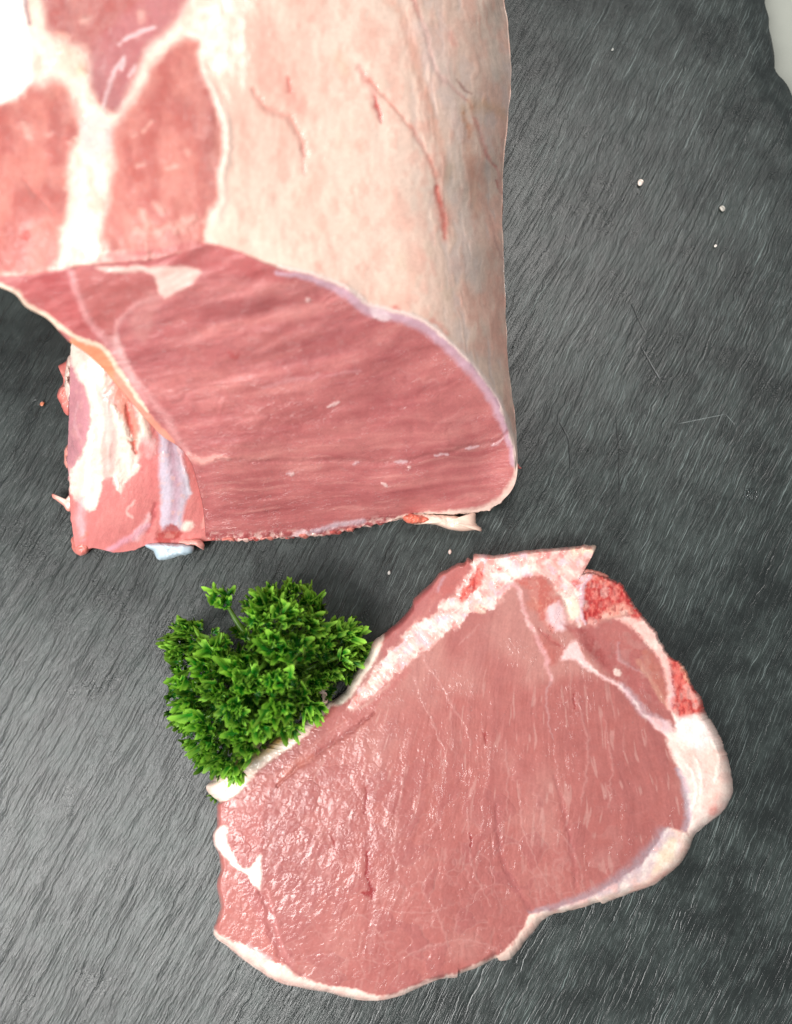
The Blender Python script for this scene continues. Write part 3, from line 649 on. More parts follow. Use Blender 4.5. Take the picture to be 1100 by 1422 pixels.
    # fat: soft lumps and faint blush
    fat = 1 - np.clip(s.fib, 0, 1)
    nf = fbm(u / 14, v / 14, 95, 4)
    s.mix((236, 168, 154), fat * .35 * sstep(.1, .6, nf)); s.mix((255, 244, 230), fat * .35 * sstep(.0, .5, -nf))
    s.h += fat * (.35 * nf + .12 * fbm(u / 3, v / 3, 96, 2))
    s.h += np.clip(s.fib, 0, 1) * relief * 1.15 + .05 * fbm(u / 2.5, v / 2.5, 97, 2)
    s.rough += .05 * fat
    s.grade(.90, .725)
    edgefade = sstep(0, 5, d.ravel()) * .9 + .1
    patch = .12 + .75 * sstep(-.25, .45, fbm(u / 36, v / 60, 66, 3))
    fibc = np.stack([rr * .55 + 14 * fbm(u / 30, v / 30, 67, 2), ang * 300 + 3 * fbm(u / 14, v / 14, 68, 2), np.clip(s.fib, 0, 1) * (.12 + .88 * sheet) * patch], -1)
    Zt = Z.ravel() + s.h * .00048 * edgefade
    V = unproj(u, v, Zt)
    # side walls down to the board, drawn slightly in
    NW = 9
    last = unproj(o[:, 0], o[:, 1], Zt[-NA:]); cw = unproj(c[0], c[1], 0.0)
    dirw = cw[None, :2] - last[:, :2]; dirw /= np.linalg.norm(dirw, axis=1, keepdims=True)
    walls = []; wc = []
    for i in range(1, NW + 1):
        t = i / NW; q = last.copy()
        q[:, 2] = last[:, 2] * (1 - t) + .0002 * t
        q[:, :2] += dirw * (.0009 * math.sin(t * 1.7) * (1 + .5 * fbm(k / 9., np.full(NA, i * .5), 41, 2)) + .001 * t * t)[:, None]
        walls.append(q)
        wc.append(s.col[-NA:] * (1 + .12 * fbm(k / 14., np.full(NA, i * .4), 43, 3))[:, None])
    V = np.vstack([V] + walls); col = np.vstack([s.col] + wc)
    part = np.concatenate([s.part] + [s.part[-NA:]] * NW); rough = np.concatenate([s.rough] + [s.rough[-NA:]] * NW)
    fq = grid_faces(NR + NW, NA, True)
    base = unproj(c[0], c[1], 0.0)
    root = empty('pork_chop', base, 'raw bone-in pork chop lying flat in front, cut face up, bone at its upper edge', 'pork chop')
    A = V[fq[:2000, 2]] - V[fq[:2000, 0]]; B = V[fq[:2000, 3]] - V[fq[:2000, 1]]
    split_parts(V, fq, part, s.names, col, np.clip(rough, .12, .8), root, M_MEAT, flip=np.cross(A, B)[:, 2].sum() < 0, fib=np.vstack([fibc] + [fibc[-NA:]] * NW))
    # loose ends: scraps of fat standing off the edge
    tube_obj('fat_scrap', unproj([451,452,449,446], [975,962,955,951], [.007,.010,.011,.009]), [.0010,.0012,.0022,.0008], (238, 206, 196), root, M_MEAT, 1, 3)
    blob_obj('sinew', [(806,791),(815,790),(830,793),(846,800),(838,803),(820,797),(808,797)], .011, .0016, (190,120,108), root, M_MEAT, 9)
    return root
chop = build_chop()

# ------------------------------------------------------------------ the big piece of loin
def coons(left, right, top, bottom, nr, nc):
    L = resample(left, nr); Rr = resample(right, nr); T = resample(top, nc); B = resample(bottom, nc)
    a = np.linspace(0, 1, nr)[:, None, None]; b = np.linspace(0, 1, nc)[None, :, None]
    P = (1 - b) * L[:, None] + b * Rr[:, None] + (1 - a) * T[None] + a * B[None]
    P -= (1 - a) * (1 - b) * L[0] + (1 - a) * b * Rr[0] + a * (1 - b) * L[-1] + a * b * Rr[-1]
    return P[..., 0], P[..., 1]
ARC = [(-90,352,7.9),(-40,376,8.0),(16,384,8.15),(70,378,8.35),(105,370,8.5),(150,366,8.65),(200,362,8.7),(250,352,8.8),(285,338,8.9),(305,340,8.85),(345,356,8.6),(386,372,8.3),(441,383,7.9),(488,404,7.4),(514,424,7.0),(554,434,6.7),(597,452,6.2),(641,492,5.4),(677,532,4.4),(696,565,3.6),(710,604,2.6),(716,640,1.9),(712,668,1.3)]
def build_roast():
    base = unproj(390., 560., 0.0)
    root = empty('pork_loin_roast', base, 'large raw pork loin joint with fat cap and slanting cut face, upper left', 'pork joint')
    NRr, NCc = 700, 560
    left = [(-190,-190),(-190,0),(-180,200),(-150,330),(-90,368),(-40,386),(16,405),(36,426),(65,442),(84,462),(98,476),(120,491),(142,511),(160,532),(182,558),(206,586),(226,606),(247,620),(264,640),(274,670),(282,705),(286,748)]
    right = [(690,-190),(697,-80),(700,0),(705,30),(708,70),(711,98),(708,140),(704,180),(700,220),(698,300),(700,360),(702,420),(706,500),(713,560),(717,600),(719,637),(717,666),(708,684),(696,696)]
    top = [(-190,-190),(200,-190),(690,-190)]
    bottom = [(286,748),(320,750),(394,746),(459,741),(506,730),(539,724),(575,714),(626,714),(674,709),(696,696)]
    U, Vv = coons(left, right, top, bottom, NRr, NCc)
    rg = lambda a, amp, sd: amp * fbm(a / 6., a * 0, sd, 3)
    U[:, -1] += 1.2 * fbm(Vv[:, -1] / 22., Vv[:, -1] * 0, 4, 2); Vv[-1, :] += rg(U[-1, :], 1.6, 6)
    arc = [tuple(x) for x in resample(ARC, 34)]
    zA = rbf(arc + [(697,-190,2.6),(700,0,2.8),(711,98,3.0),(700,220,2.8),(699,300,2.6),(702,420,2.5),(708,520,2.2),(717,600,1.9),
        (686,0,4.0),(690,100,4.2),(682,220,4.1),(682,330,4.1),(684,440,3.7),(650,0,5.4),(655,120,5.5),(640,250,5.7),(645,380,5.35),(600,60,6.7),(595,200,6.8),(590,330,6.7),(520,0,7.7),(515,150,7.7),(510,290,7.6),
        (430,0,8.5),(420,150,8.4),(425,290,8.2),(330,20,9.2),(340,160,9.0),(330,280,8.95),(230,20,9.1),(240,150,9.35),(230,280,9.2),(180,60,8.8),(180,120,8.85),(130,130,8.9),(125,250,8.8),(110,330,8.8),(60,60,8.8),(50,180,9.0),(50,300,8.8),(-60,200,8.5),(-60,330,8.2),(-190,0,7.5),(-190,250,7.0),(300,-190,9.2),(0,-190,8.6),(560,-190,7.2)])
    zB = rbf(arc + [(286,748,.35),(350,749,.35),(420,744,.35),(500,731,.4),(575,715,.45),(640,713,.45),(696,696,.5),(16,405,7.9),(36,426,7.5),(65,441,7.15),(98,476,6.6),(142,511,5.7),(182,558,4.9),(228,602,4.0),(247,618,3.6),(264,640,3.1),(274,670,2.4),(282,705,1.4),
        (300,640,3.4),(400,635,3.1),(520,625,2.9),(620,615,2.7),(300,500,6.15),(420,480,6.3),(520,520,5.2),(620,560,3.9),(330,570,4.8),(450,570,4.5),(680,640,1.6),(420,700,1.5),(560,680,1.6)])
    # the arc divides cap (above) from cut face (below)
    au = np.array([x[0] for x in arc]); av = np.array([x[1] for x in arc])
    m = np.searchsorted(au, 716)
    o_ = np.argsort(au[:np.argmax(au) + 1]); arcv = np.interp(U, au[:np.argmax(au) + 1][o_], av[:np.argmax(au) + 1][o_], right=650)
    sd = Vv - arcv + 1.6 * fbm(U / 22, Vv / 22, 33, 3)                # >0 on the face
    za = zA(U, Vv); zb = zB(U, Vv)
    def blur(a, n):
        for ax in (0, 1):
            for _ in range(2):
                p = np.pad(a, [(n, n) if i == ax else (0, 0) for i in (0, 1)], 'edge'); c_ = np.cumsum(p, ax)
                c_ = np.concatenate([np.zeros_like(np.take(c_, [0], ax)), c_], ax)
                a = (np.take(c_, range(2 * n + 1, c_.shape[ax]), ax) - np.take(c_, range(0, c_.shape[ax] - 2 * n - 1), ax)) / (2 * n + 1)
        return a
    Z = np.where(sd > 0, zb, za)
    Zs = blur(Z, 4); kk = np.exp(-(sd / 16) ** 2)
    Z = Z + (Zs - Z) * kk
    s = Skin(U, Vv, (246, 211, 193), 'fat_cap', 2.6)
    u, v = s.u, s.v; face = sstep(-2, 2, sd.ravel())
    # ---------------- fat cap
    nf = fbm(u / 60, v / 90, 51, 4); n2 = fbm(u / 14, v / 22, 52, 4)
    s.fib[:] = 0; s.rough[:] = .48
    s.mix((250, 196, 178), .75 * sstep(520, 330, u + 40 * nf) * sstep(330, 60, v)); s.mix((228, 200, 176), .6 * sstep(.0, .5, nf) * sstep(380, 460, u))
    s.mix((236, 204, 188), .6 * sstep(600, 680, u - .05 * v + 20 * n2)); s.mix((250, 224, 206), .5 * sstep(.05, .6, -nf))
    s.mix((240, 180, 162), .45 * sstep(.0, .5, n2)); s.mix((244, 186, 168), .5 * sstep(.05, .45, fbm(u / 34, v / 60, 57, 4)))
    s.h += .14 * n2 + 1.3 * nf + .03 * fbm(u / 4, v / 4, 53, 3)
    # drawn-out membranes down the right flank
    st_ = fbm((u - .12 * v) / 9 + .8 * fbm(u / 12, v / 30, 56, 2), v / 46, 55, 4)
    rt = sstep(560, 620, u - .13 * v + 30)
    s.mix((232, 172, 154), rt * .5 * sstep(.1, .5, st_)); s.mix((228, 208, 202), rt * .5 * sstep(.1, .5, -st_)); s.h += rt * .9 * st_
    for p, w_, c_, a_, h_ in [
        ([(500,95),(510,110),(520,130),(528,165)], [5,7,6,3], (214,110,104), .6, -.6), ([(521,135),(525,150),(530,170)], [1.5,3.5,2], (196,50,54), .85, -.8),
        ([(515,112),(535,135),(560,165),(578,188),(590,208),(600,230),(607,262),(612,290)], [3,2.5,2.2,2.5,3,3,4,4], (214,120,104), .7, -.8),
        ([(604,258),(611,282),(616,308),(617,330)], [2,3.5,4,2], (208,52,48), .9, -.8), ([(608,270),(615,300),(618,330)], [8,9,6], (232,140,122), .5, 0),
        ([(540,0),(560,20),(572,60),(582,100),(595,140),(606,180),(615,210)], [7,7,5,5,5,4], (238,170,146), .6, -.5), ([(575,0),(590,40),(600,80),(615,110),(640,130),(655,150)], [3,3,3,3,2], (214,130,122), .6, -1.0),
        ([(585,40),(610,95),(628,150),(640,190)], [13,16,12,8], (236,212,204), .7, .9), ([(636,110),(648,124),(656,130)], [1.5,2,1.2], (140,60,56), .8, -.8),
        ([(620,10),(640,40),(655,80),(668,120)], [14,18,18,12], (238,198,180), .7, 1.0), ([(627,50),(630,60)], [5,5], (236,150,134), .6, 0),
        ([(690,20),(685,60),(692,110)], [5,6,5], (224,206,192), .7, .5), ([(645,150),(660,145),(690,150),(702,160)], [7,8,7,5], (222,172,130), .6, .6), ([(644,155),(648,175),(652,190)], [3,4,2.5], (212,128,70), .7, -.3),
        ([(660,165),(668,190),(676,215),(688,230)], [3,3,3,2], (226,130,116), .6, -.8), ([(650,180),(652,230),(660,285),(658,300)], [6,7,7,5], (228,160,132), .65, .3), ([(630,200),(640,235),(648,260)], [8,9,6], (226,206,194), .6, .8),
        ([(625,230),(622,250),(632,262)], [6,6,4], (204,176,150), .6, 0), ([(628,260),(645,300),(655,350),(662,400)], [9,12,11,8], (228,208,198), .7, .9), ([(690,250),(694,268)], [1.4,1.4], (184,70,70), .7, -.6),
        ([(672,210),(690,235),(698,270)], [2,2,1.5], (214,130,124), .6, -.6), ([(668,270),(685,320),(694,370),(698,420)], [4,4,4,3], (232,176,158), .6, .5), ([(680,300),(690,345),(700,360)], [1.5,1.5,1.2], (196,150,140), .6, -.6),
        ([(400,110),(402,125)], [2.5,3.5], (190,52,50), .8, -.8), ([(395,100),(400,120),(415,150)], [9,12,10], (240,150,136), .6, -.6), ([(352,125),(370,150),(400,162),(415,185),(424,215)], [4,5,6,5,3], (226,140,126), .6, -1.3),
        ([(420,205),(423,240)], [3,2], (220,140,132), .5, -.6), ([(370,40),(365,90),(370,120)], [14,18,12], (250,172,156), .6, .0), ([(500,200),(503,210)], [6,5], (232,170,150), .5, -.4), ([(442,366),(447,374)], [5,4], (232,150,134), .6, -.2),
        ([(548,426),(552,430)], [4,4], (196,54,56), .8, 0), ([(600,446),(620,462)], [4,4], (226,130,118), .6, 0), ([(470,80),(480,100)], [8,7], (234,190,160), .5, 0), ([(690,555),(696,560)], [2,2], (206,90,86), .6, 0)]:
        s.line(p, w_, c_, 1., a_ * .85, h_ * .55, tex=.4)
    # ---------------- exposed muscles on the top, upper left
    up = ~(sd.ravel() > 0)
    def tm(pts, col, part, **k): s.poly(pts, col, 8, .95, part=part, fib=1, rough=.42, tex=7, **k)
    tm([(145,180),(165,160),(185,135),(205,100),(220,78),(245,55),(262,45),(282,50),(281,84),(297,127),(312,164),(314,204),(306,247),(309,278),(286,312),(283,345),(210,352),(140,350),(135,330),(142,290),(150,240),(148,205)], (192, 98, 86), 'top_muscle#a')
    tm([(15,140),(40,115),(70,100),(95,118),(112,150),(112,180),(100,205),(95,240),(95,290),(85,330),(75,372),(20,384),(-60,360),(-120,300),(-120,160)], (194, 98, 86), 'top_muscle#b')
    tm([(62,-60),(58,10),(66,45),(90,62),(118,75),(122,110),(132,140),(152,160),(172,152),(185,120),(206,72),(228,48),(250,25),(268,5),(275,-60)], (176, 94, 90), 'top_muscle#c')
    mm = np.isin(s.part, [s.names.index(x) for x in ('top_muscle#a', 'top_muscle#b', 'top_muscle#c')])
    nm = fbm(u / 26, v / 40, 58, 4); nmf = fbm((u + .25 * v) / 5, v / 34, 59, 3)
    s.mix((172, 70, 64), np.where(mm, .6 * sstep(-.1, .5, nm), 0)); s.mix((212, 128, 112), np.where(mm, .5 * sstep(.0, .6, -nm) + .15 * np.clip(nmf, 0, 1), 0))
    s.h += np.where(mm, .8 * nm + .15 * nmf, 0)
    s.poly([(120,110),(150,150),(175,150),(190,110),(225,60),(255,20),(230,-20),(150,40),(128,70)], (186, 106, 110), 9, .7, -.8, rough=.25)
    for p in ([(170,80),(158,100),(148,130),(142,150)], [(168,95),(172,80)], [(180,105),(186,92)], [(165,62),(185,48),(215,38)]):
        s.line(p, [2, 3, 2], (240, 206, 206), 1., .75, .5)
    # white fat in the V between them
    s.poly([(88,365),(98,300),(104,262),(100,215),(112,200),(116,180),(108,150),(98,120),(75,108),(50,118),(40,60),(44,20),(55,0),(62,40),(85,60),(112,68),(122,90),(124,130),(140,152),(160,160),(176,140),(190,108),(206,70),(228,50),(255,22),(272,-20),(310,-20),(300,50),(283,52),(262,45),(245,55),(222,75),(206,98),(186,135),(164,165),(152,190),(156,220),(150,250),(146,290),(140,325),(145,352),(118,368)],
           (250, 226, 210), 13, .95, 1.0, 'seam_fat', 0, .5, tex=4)
    vf = s.part == s.pid('seam_fat'); s.mix((236, 176, 158), np.where(vf, .6 * sstep(.0, .5, fbm(u / 16, v / 22, 121, 4)), 0)); s.h += np.where(vf, .8 * fbm(u / 12, v / 16, 122, 3), 0)
    s.poly([(112,170),(130,160),(150,168),(155,190),(148,215),(125,215),(112,200)], (226, 186, 184), 6, .7, -.6)
    s.poly([(84,60),(110,70),(120,92),(116,110),(95,108),(80,85)], (240, 190, 168), 6, .7, tex=5); s.line([(82,48),(92,52)], [5,5], (240,170,150), .8, .8, .8); s.line([(112,98),(116,104)], [5,5], (250,200,170), .8, .8, .9)
    s.poly([(-190,-190),(40,-190),(36,0),(38,28),(42,60),(46,110),(15,138),(-100,160),(-190,160)], (250, 238, 232), 6, 1, .6, 'side_fat', 0, .5)
    s.line([(34,-20),(36,10),(41,34)], [3,3.5,2], (110,62,74), .9, .85, -.8)
    for p, w_ in [([(215,285),(222,292)], 5), ([(195,292),(200,300),(205,312)], 4), ([(190,320),(205,325)], 5), ([(245,318),(255,310),(268,304)], [5,9,6]), ([(225,318),(235,312)], 4), ([(218,320),(224,326)], 4), ([(105,195),(98,200)], 5), ([(32,170),(38,182),(42,188)], [3,6,4]), ([(66,188),(72,186)], 3),
                 ([(200,182),(212,168)], 2.5), ([(185,190),(190,186)], 2), ([(232,232),(246,230)], 2.5), ([(258,208),(262,212)], 3), ([(190,230),(200,228)], 3), ([(195,20),(196,26)], 5), ([(116,26),(122,24)], 5), ([(203,335),(205,362)], 2)]:
        s.line(p, w_, (236, 180, 162), 1., .5, .8, tex=.8)
    s.line([(34,322),(38,330)], [4,4], (206,60,54), .9, .8, -.5); s.line([(16,368),(30,378),(50,385)], [5,5,3], (216,92,80), 1, .5)
    s.line([(34,250),(60,280),(75,300)], [3,3,2], (206,104,92), 1, .5, -.6)
    s.line([(262,45),(283,55),(281,84),(297,127),(313,164),(315,204),(308,247),(311,278),(300,300)], [4,7,6,5,6,6,5,7,9], (250, 222, 206), 1, .9, .9, 'fat_cap', 0)
    # ---------------- cut face
    fa = np.where(sd.ravel() > 2)[0]
    s.part[fa] = s.pid('loin_muscle'); s.fib += (1 - s.fib) * face; s.h *= 1 - face; s.rough += (.46 - s.rough) * face
    s.col += (lin((190, 96, 96)) - s.col) * face[:, None]
    sl = (u - 290) * (.085 + .16 * sstep(630, 430, v)) + v + 7 * fbm(u / 90, v / 60, 60, 2)
    bnd = fbm(u / 85, sl / 22, 81, 4); fib_ = fbm(u / 46, sl / 5.5, 82, 3)
    f1, f2, cid = worley(u / 84 + 1.0 * fbm(u / 50, v / 40, 83, 3), sl / 25 + .9 * fbm(u / 50, v / 26, 84, 3), 22)
    blk = sstep(-.3, .35, fbm(u / 90, v / 50, 87, 2))
    ed = sstep(.16, 0, f2 - f1)
    low = sstep(615, 650, sl)
    bd2 = fbm(u / 60 + 3, (v + .2 * u) / 26, 89, 4); bd3 = fbm(u / 200, sl / 9, 90, 3)
    s.mix((216, 130, 122), face * (.6 * np.clip(bnd, 0, 1) + .25 * np.clip(fib_, 0, 1) + .45 * np.clip(bd2, 0, 1) + .35 * np.clip(bd3, 0, 1))); s.mix((156, 68, 70), face * (.55 * np.clip(-bnd, 0, 1) + .2 * np.clip(-fib_, 0, 1) + .45 * np.clip(-bd2, 0, 1) + .4 * np.clip(-bd3, 0, 1)))
    s.h += face * (1 - low) * 1.3 * fbm(u / 70 + 3, (v + .2 * u) / 30, 89, 2)
    s.mix((206, 116, 110), face * .18 * (cid > .6) * (1 - low)); s.mix((214, 142, 136), face * ed * blk * .26 * (1 - .7 * low) * sstep(-.2, .4, nf))
    s.mix((226, 150, 140), face * low * .28 * sstep(.2, .6, fbm(u / 60, (sl + 5 * fbm(u / 40, v / 30, 92, 2)) / 5, 86, 3)))
    s.mix((180, 84, 86), face * sstep(330, 240, u) * .3)
    s.h += face * (1.2 * fbm(u / 85, sl / 26, 81, 3) + .12 * fib_ + (1 - low) * blk * .55 * sstep(0, .7, f2 - f1) + low * .25 * fbm(u / 90, sl / 4, 85, 2))
    s.poly([(150,352),(200,348),(250,340),(285,336),(320,346),(400,376),(440,386),(400,392),(330,384),(275,374),(190,368),(130,366)], (190, 84, 84), 4, .8, 0, 'loin_muscle', 1)
    s.poly([(98,372),(130,374),(190,376),(213,380),(220,400),(188,424),(164,448),(158,470),(150,474),(122,441),(108,408)], (188, 92, 88), 4, .9, 0, 'small_muscle', 1)
    s.poly([(22,392),(60,384),(92,376),(105,410),(118,441),(142,470),(160,498),(150,505),(126,488),(98,470),(84,455),(65,436),(36,420)], (192, 84, 84), 4, .9, 0, 'flap_muscle', 1)
    s.poly([(56,378),(92,374),(100,392),(86,410),(62,400)], (178,62,66), 5, .6)
    s.poly([(134,371),(189,370),(273,372),(274,389),(251,402),(225,414),(217,392),(209,378),(160,378)], (244, 206, 194), 3.5, .95, .3, 'seam_fat', 0, .45)
    s.line([(95,372),(108,408),(120,440),(145,470),(167,503),(185,530),(204,560)], [5,4,4,5,5,5,4], (216, 150, 150), .9, .85, .3, 'seam_fat', .2)
    s.line([(222,412),(189,423),(166,446),(161,470),(175,506),(204,546),(233,583),(247,610),(262,632)], [3,3,3,4,4,4,5,5,4], (214, 140, 138), 1, .8, .2)
    s.poly([(205,405),(220,415),(212,450),(205,475),(192,470),(180,448)], (210,140,132), 8, .45)
    s.line([(160,472),(172,505),(190,535)], [5,6,5], (232,176,172), 1, .6)
    # pale rim and orange fat of the flap edge
    s.poly([(98,470),(110,470),(138,478),(155,497),(166,520),(185,545),(205,570),(226,594),(240,612),(236,622),(215,602),(196,580),(176,560),(155,534),(138,515),(118,496),(98,482)], (242, 156, 118), 3, .95, 0, 'flap_fat', 0, .4)
    s.poly([(160,515),(185,545),(206,570),(240,612),(230,615),(206,592),(182,562),(160,532)], (228, 148, 134), 4, .8)
    s.line([(-90,366),(-40,384),(16,404),(36,424),(62,438),(84,455),(109,470),(138,479),(154,496),(168,520),(186,545),(206,570)], [6,6,5,5,5,4,3,3,3,3,3,2], (246, 216, 192), .7, .95, .5, 'flap_fat', 0, .45)
    # lilac silverskin under the cap
    arcp = [(x[0], x[1]) for x in ARC if x[0] > 380 and x[1] < 660]
    s.line([(p[0] - 3, p[1] + 6) for p in arcp], [2,4,5,7,7,7,7,7,7,7,5,3], (204, 168, 182), .7, .9, .5, 'silverskin', 0, .3)
    s.line([(p[0] + 1, p[1] - 1) for p in arcp], [2,3,3,3,3,3,3,3,3], (244, 218, 208), .8, .9, .5, 'fat_cap', 0, .45)
    s.poly([(512,425),(530,428),(545,440),(535,446),(518,440)], (240,214,216), 3, .8)
    s.line([(716,605),(720,637),(717,666),(708,684),(694,698),(674,709),(640,713),(600,714),(570,716),(539,724)], [4,5,6,7,8,6,4,4,3,2], (236, 208, 194), .6, .95, .5, 'fat_cap', 0, .45)
    # the seam across the face, red nicks, white flecks
    s.line([(262,632),(278,640),(300,636),(320,638)], [4,5,5,2], (234,160,148), .9, .8, .7)
    s.line([(300,640),(380,640),(470,640),(545,641),(600,632),(650,622),(690,612),(705,600)], [2,3,3,3,3,3,3,3], (168,86,86), 1, .5, -.8)
    for a in ([(548,642),(566,639)], [(603,632),(622,629)], [(646,625),(665,621)], [(684,618),(700,610)], [(490,646),(498,643)], [(398,658),(404,657)]):
        s.line(a, [1.2, 2.2, 1.2], (220,180,184), .9, .75, .4, tex=.5)
    s.line([(432,524),(452,521),(470,517)], [2,3,1.5], (180,46,48), 1, .7); s.line([(318,490),(326,497),(330,490)], [3,3,2], (178,50,52), 1, .65)
    for a in ([(531,672),(538,675)], [(455,564),(472,558)], [(426,417),(430,416)], [(567,648),(570,648)], [(404,660),(408,657)]):
        s.line(a, [1.6, 2.2, 1.4], (236,196,190), .7, .8, .5)
    s.line([(365,540),(400,528),(440,523),(500,515)], [2,2.5,2.5,1.5], (212,140,142), 1, .5)
    s.line([(280,652),(288,690),(288,740)], [6,6,5], (178,84,84), 1, .5, -.5)
    # ragged red foot with slivers of bone
    ft = sstep(14, 3, np.interp(u, [x[0] for x in bottom], [x[1] for x in bottom]) - v) * (u < 545) * (v > 700)
    nfb = fbm(u / 6, v / 4, 88, 3)
    s.mix((150, 40, 44), ft * .6 * sstep(-.1, .3, nfb)); s.mix((226, 176, 166), ft * .8 * sstep(.0, .4, -nfb)); s.h += ft * nfb * 1.2
    s.part[(ft > .5) & (nfb < -.02)] = s.pid('bone_sliver')
    s.poly([(404,744),(420,735),(432,742),(424,751),(408,751)], (230,188,190), 3, .9, .6); s.line([(435,738),(470,730),(505,724)], [3,4,3], (206,180,190), .8, .8, .3)
    Zt = Z.ravel() * .01 + s.h * .00045
    Vt = unproj(u, v, np.maximum(Zt, .0015))
    col, part, rough = s.col, s.part, s.rough
    s.grade(.84, 1.02); s.col *= (1 - .05 * (1 - np.clip(s.fib, 0, 1)))[:, None]
    col = s.col; fibc = np.stack([u, sl, np.clip(s.fib, 0, 1) * 1.3], -1)
    # close the solid: from every border down (and in) to the board
    idx = np.arange(NRr * NCc).reshape(NRr, NCc)
    ring = np.concatenate([idx[0, :], idx[1:, -1], idx[-1, -2::-1], idx[-2:0:-1, 0]]); n = len(Vt)
    bp = Vt[ring]; c0 = np.array(unproj(400., 300., 0.))
    inw = c0[None, :2] - bp[:, :2]; inw /= np.linalg.norm(inw, axis=1, keepdims=True)
    onleft = np.isin(ring, idx[:, 0]); ks = np.arange(len(ring)); NWl = 14
    VV = [Vt]; CC = [col]; PP = [part]; RR = [rough]
    under = lin((206, 128, 116))
    for i in range(1, NWl + 1):
        t = i / NWl; q = bp.copy(); q[:, 2] = bp[:, 2] * (1 - t) + .0003 * t
        pull = np.where(onleft, .030 * min(1, t * 2.2) * sstep(0, .05, bp[:, 2]), .006 * t * t * sstep(0, .02, bp[:, 2]))
        q[:, :2] += inw * (pull + .0006 * fbm(ks / 10., np.full(len(ring), i * .6), 77, 2))[:, None]
        VV.append(q); a = np.where(onleft, min(1, t * 4), 0)[:, None]
        CC.append((col[ring] * (1 - a) + under * a) * (1 + .15 * fbm(ks / 12., np.full(len(ring), i * .4), 78, 3))[:, None]); PP.append(part[ring]); RR.append(rough[ring])
    rows = np.vstack([ring] + [n + (i - 1) * len(ring) + ks for i in range(1, NWl + 1)])
    k2 = (ks + 1) % len(ring)
    wf = np.vstack([np.stack([rows[i][ks], rows[i + 1][ks], rows[i + 1][k2], rows[i][k2]], -1) for i in range(NWl)])
    gf = grid_faces(NRr, NCc)
    V = np.vstack(VV); A = V[gf[:4000, 2]] - V[gf[:4000, 0]]; B = V[gf[:4000, 3]] - V[gf[:4000, 1]]
    up_ = np.cross(A, B)[:, 2].sum() > 0
    if not up_: gf = gf[:, ::-1]
    fq = np.vstack([gf, wf if not up_ else wf[:, ::-1]])
    split_parts(V, fq, np.concatenate(PP), s.names, np.vstack(CC), np.clip(np.concatenate(RR), .12, .8), root, M_MEAT, fib=np.vstack([fibc] + [fibc[ring]] * NWl))

    # ---------------- lower left: rib, fillet and fat set back under the flap
    n1, n2_ = 330, 240
    l2 = [(100,466),(97,500),(96,560),(94,610),(93,640),(96,670),(97,706),(101,740),(105,764)]
    r2 = [(196,520),(230,570),(262,610),(282,640),(296,670),(304,710),(304,750)]
    t2 = [(100,466),(140,480),(196,520)]
    b2 = [(105,764),(113,771),(126,761),(160,767),(185,764),(205,757),(235,757),(268,756),(283,752),(304,750)]
    U, Vv = coons(l2, r2, t2, b2, n1, n2_)
    U[:, 0] += 2.0 * fbm(Vv[:, 0] / 7, Vv[:, 0] * 0, 5, 3)
    Z = rbf([(105,764,.35),(130,762,.35),(200,757,.35),(280,750,.35),(96,700,.9),(94,620,2.0),(96,560,3.1),(99,490,4.2),(112,700,1.6),(108,620,2.9),(112,560,3.8),(112,500,4.7),(140,540,4.6),(150,600,3.7),(140,650,2.8),(175,590,3.9),(170,640,2.9),(160,700,1.9),(190,720,1.4),(215,640,2.9),(220,700,1.6),
        (240,600,3.2),(250,660,2.4),(262,710,1.25),(230,735,.9),(200,520,4.3),(150,490,5.0),(285,650,2.2),(300,710,.9)])(U, Vv)
    q = Skin(U, Vv, (208, 116, 112), 'fillet_muscle', 2.6); u, v = q.u, q.v
    nb = fbm((u + v * .3) / 12, v / 30, 15, 3); nd_ = fbm(u / 4, v / 9, 16, 3)
    q.mix((226, 140, 132), .5 * np.clip(nb, 0, 1) + .3 * np.clip(nd_, 0, 1)); q.mix((184, 84, 82), .4 * np.clip(-nb, 0, 1)); q.h += .35 * nb + .12 * nd_
    q.poly([(94,470),(102,510),(120,546),(126,583),(116,626),(102,655),(90,665),(88,600),(90,520)], (204, 136, 146), 4, .95, 0, 'side_muscle', .4, .25)
    q.line([(108,560),(104,590),(112,610)], [1.5,1.5,1.5], (222,166,172), 1, .6)
    q.poly([(97,470),(125,476),(150,500),(160,525),(150,535),(158,560),(170,590),(182,610),(198,600),(190,640),(196,650),(178,665),(167,684),(160,662),(142,668),(138,690),(128,708),(112,700),(96,676),(100,655),(116,626),(126,583),(120,546),(102,512)], (248, 232, 218), 3, 1, .9, 'rib_fat', 0, .45, tex=3)
    for pp in ([(112,486),(124,512),(132,560),(130,610)], [(150,520),(150,545)], [(118,640),(112,660),(106,690)], [(134,600),(132,650),(126,690)], [(168,640),(172,655),(170,670)], [(186,600),(188,630),(184,650)]):
        q.line(pp, [4, 7, 4], (236, 190, 176), 1, .6, -.7, tex=.5)
    for pp in ([(122,500),(128,540),(138,580)], [(126,620),(120,660),(118,690)], [(160,660),(164,680)]):
        q.line(pp, [2, 4, 2], (254, 244, 232), 1, .8, .8, tex=.4)
    q.poly([(137,545),(155,545),(162,570),(162,630),(158,656),(142,664),(140,620),(146,590)], (226, 176, 168), 4, .9, -.4, 'rib_bone', 0, .4)
    q.line([(148,560),(152,600),(150,650)], [3,4,3], (240,206,198), 1, .6, .5)
    q.poly([(156,530),(176,545),(186,570),(190,600),(184,628),(176,600),(168,572),(158,552)], (232, 158, 132), 4, .85, tex=3)
    q.line([(178,565),(180,590),(184,612),(190,630)], [3,5,5,3], (196, 62, 50), .9, .85, -1.2)
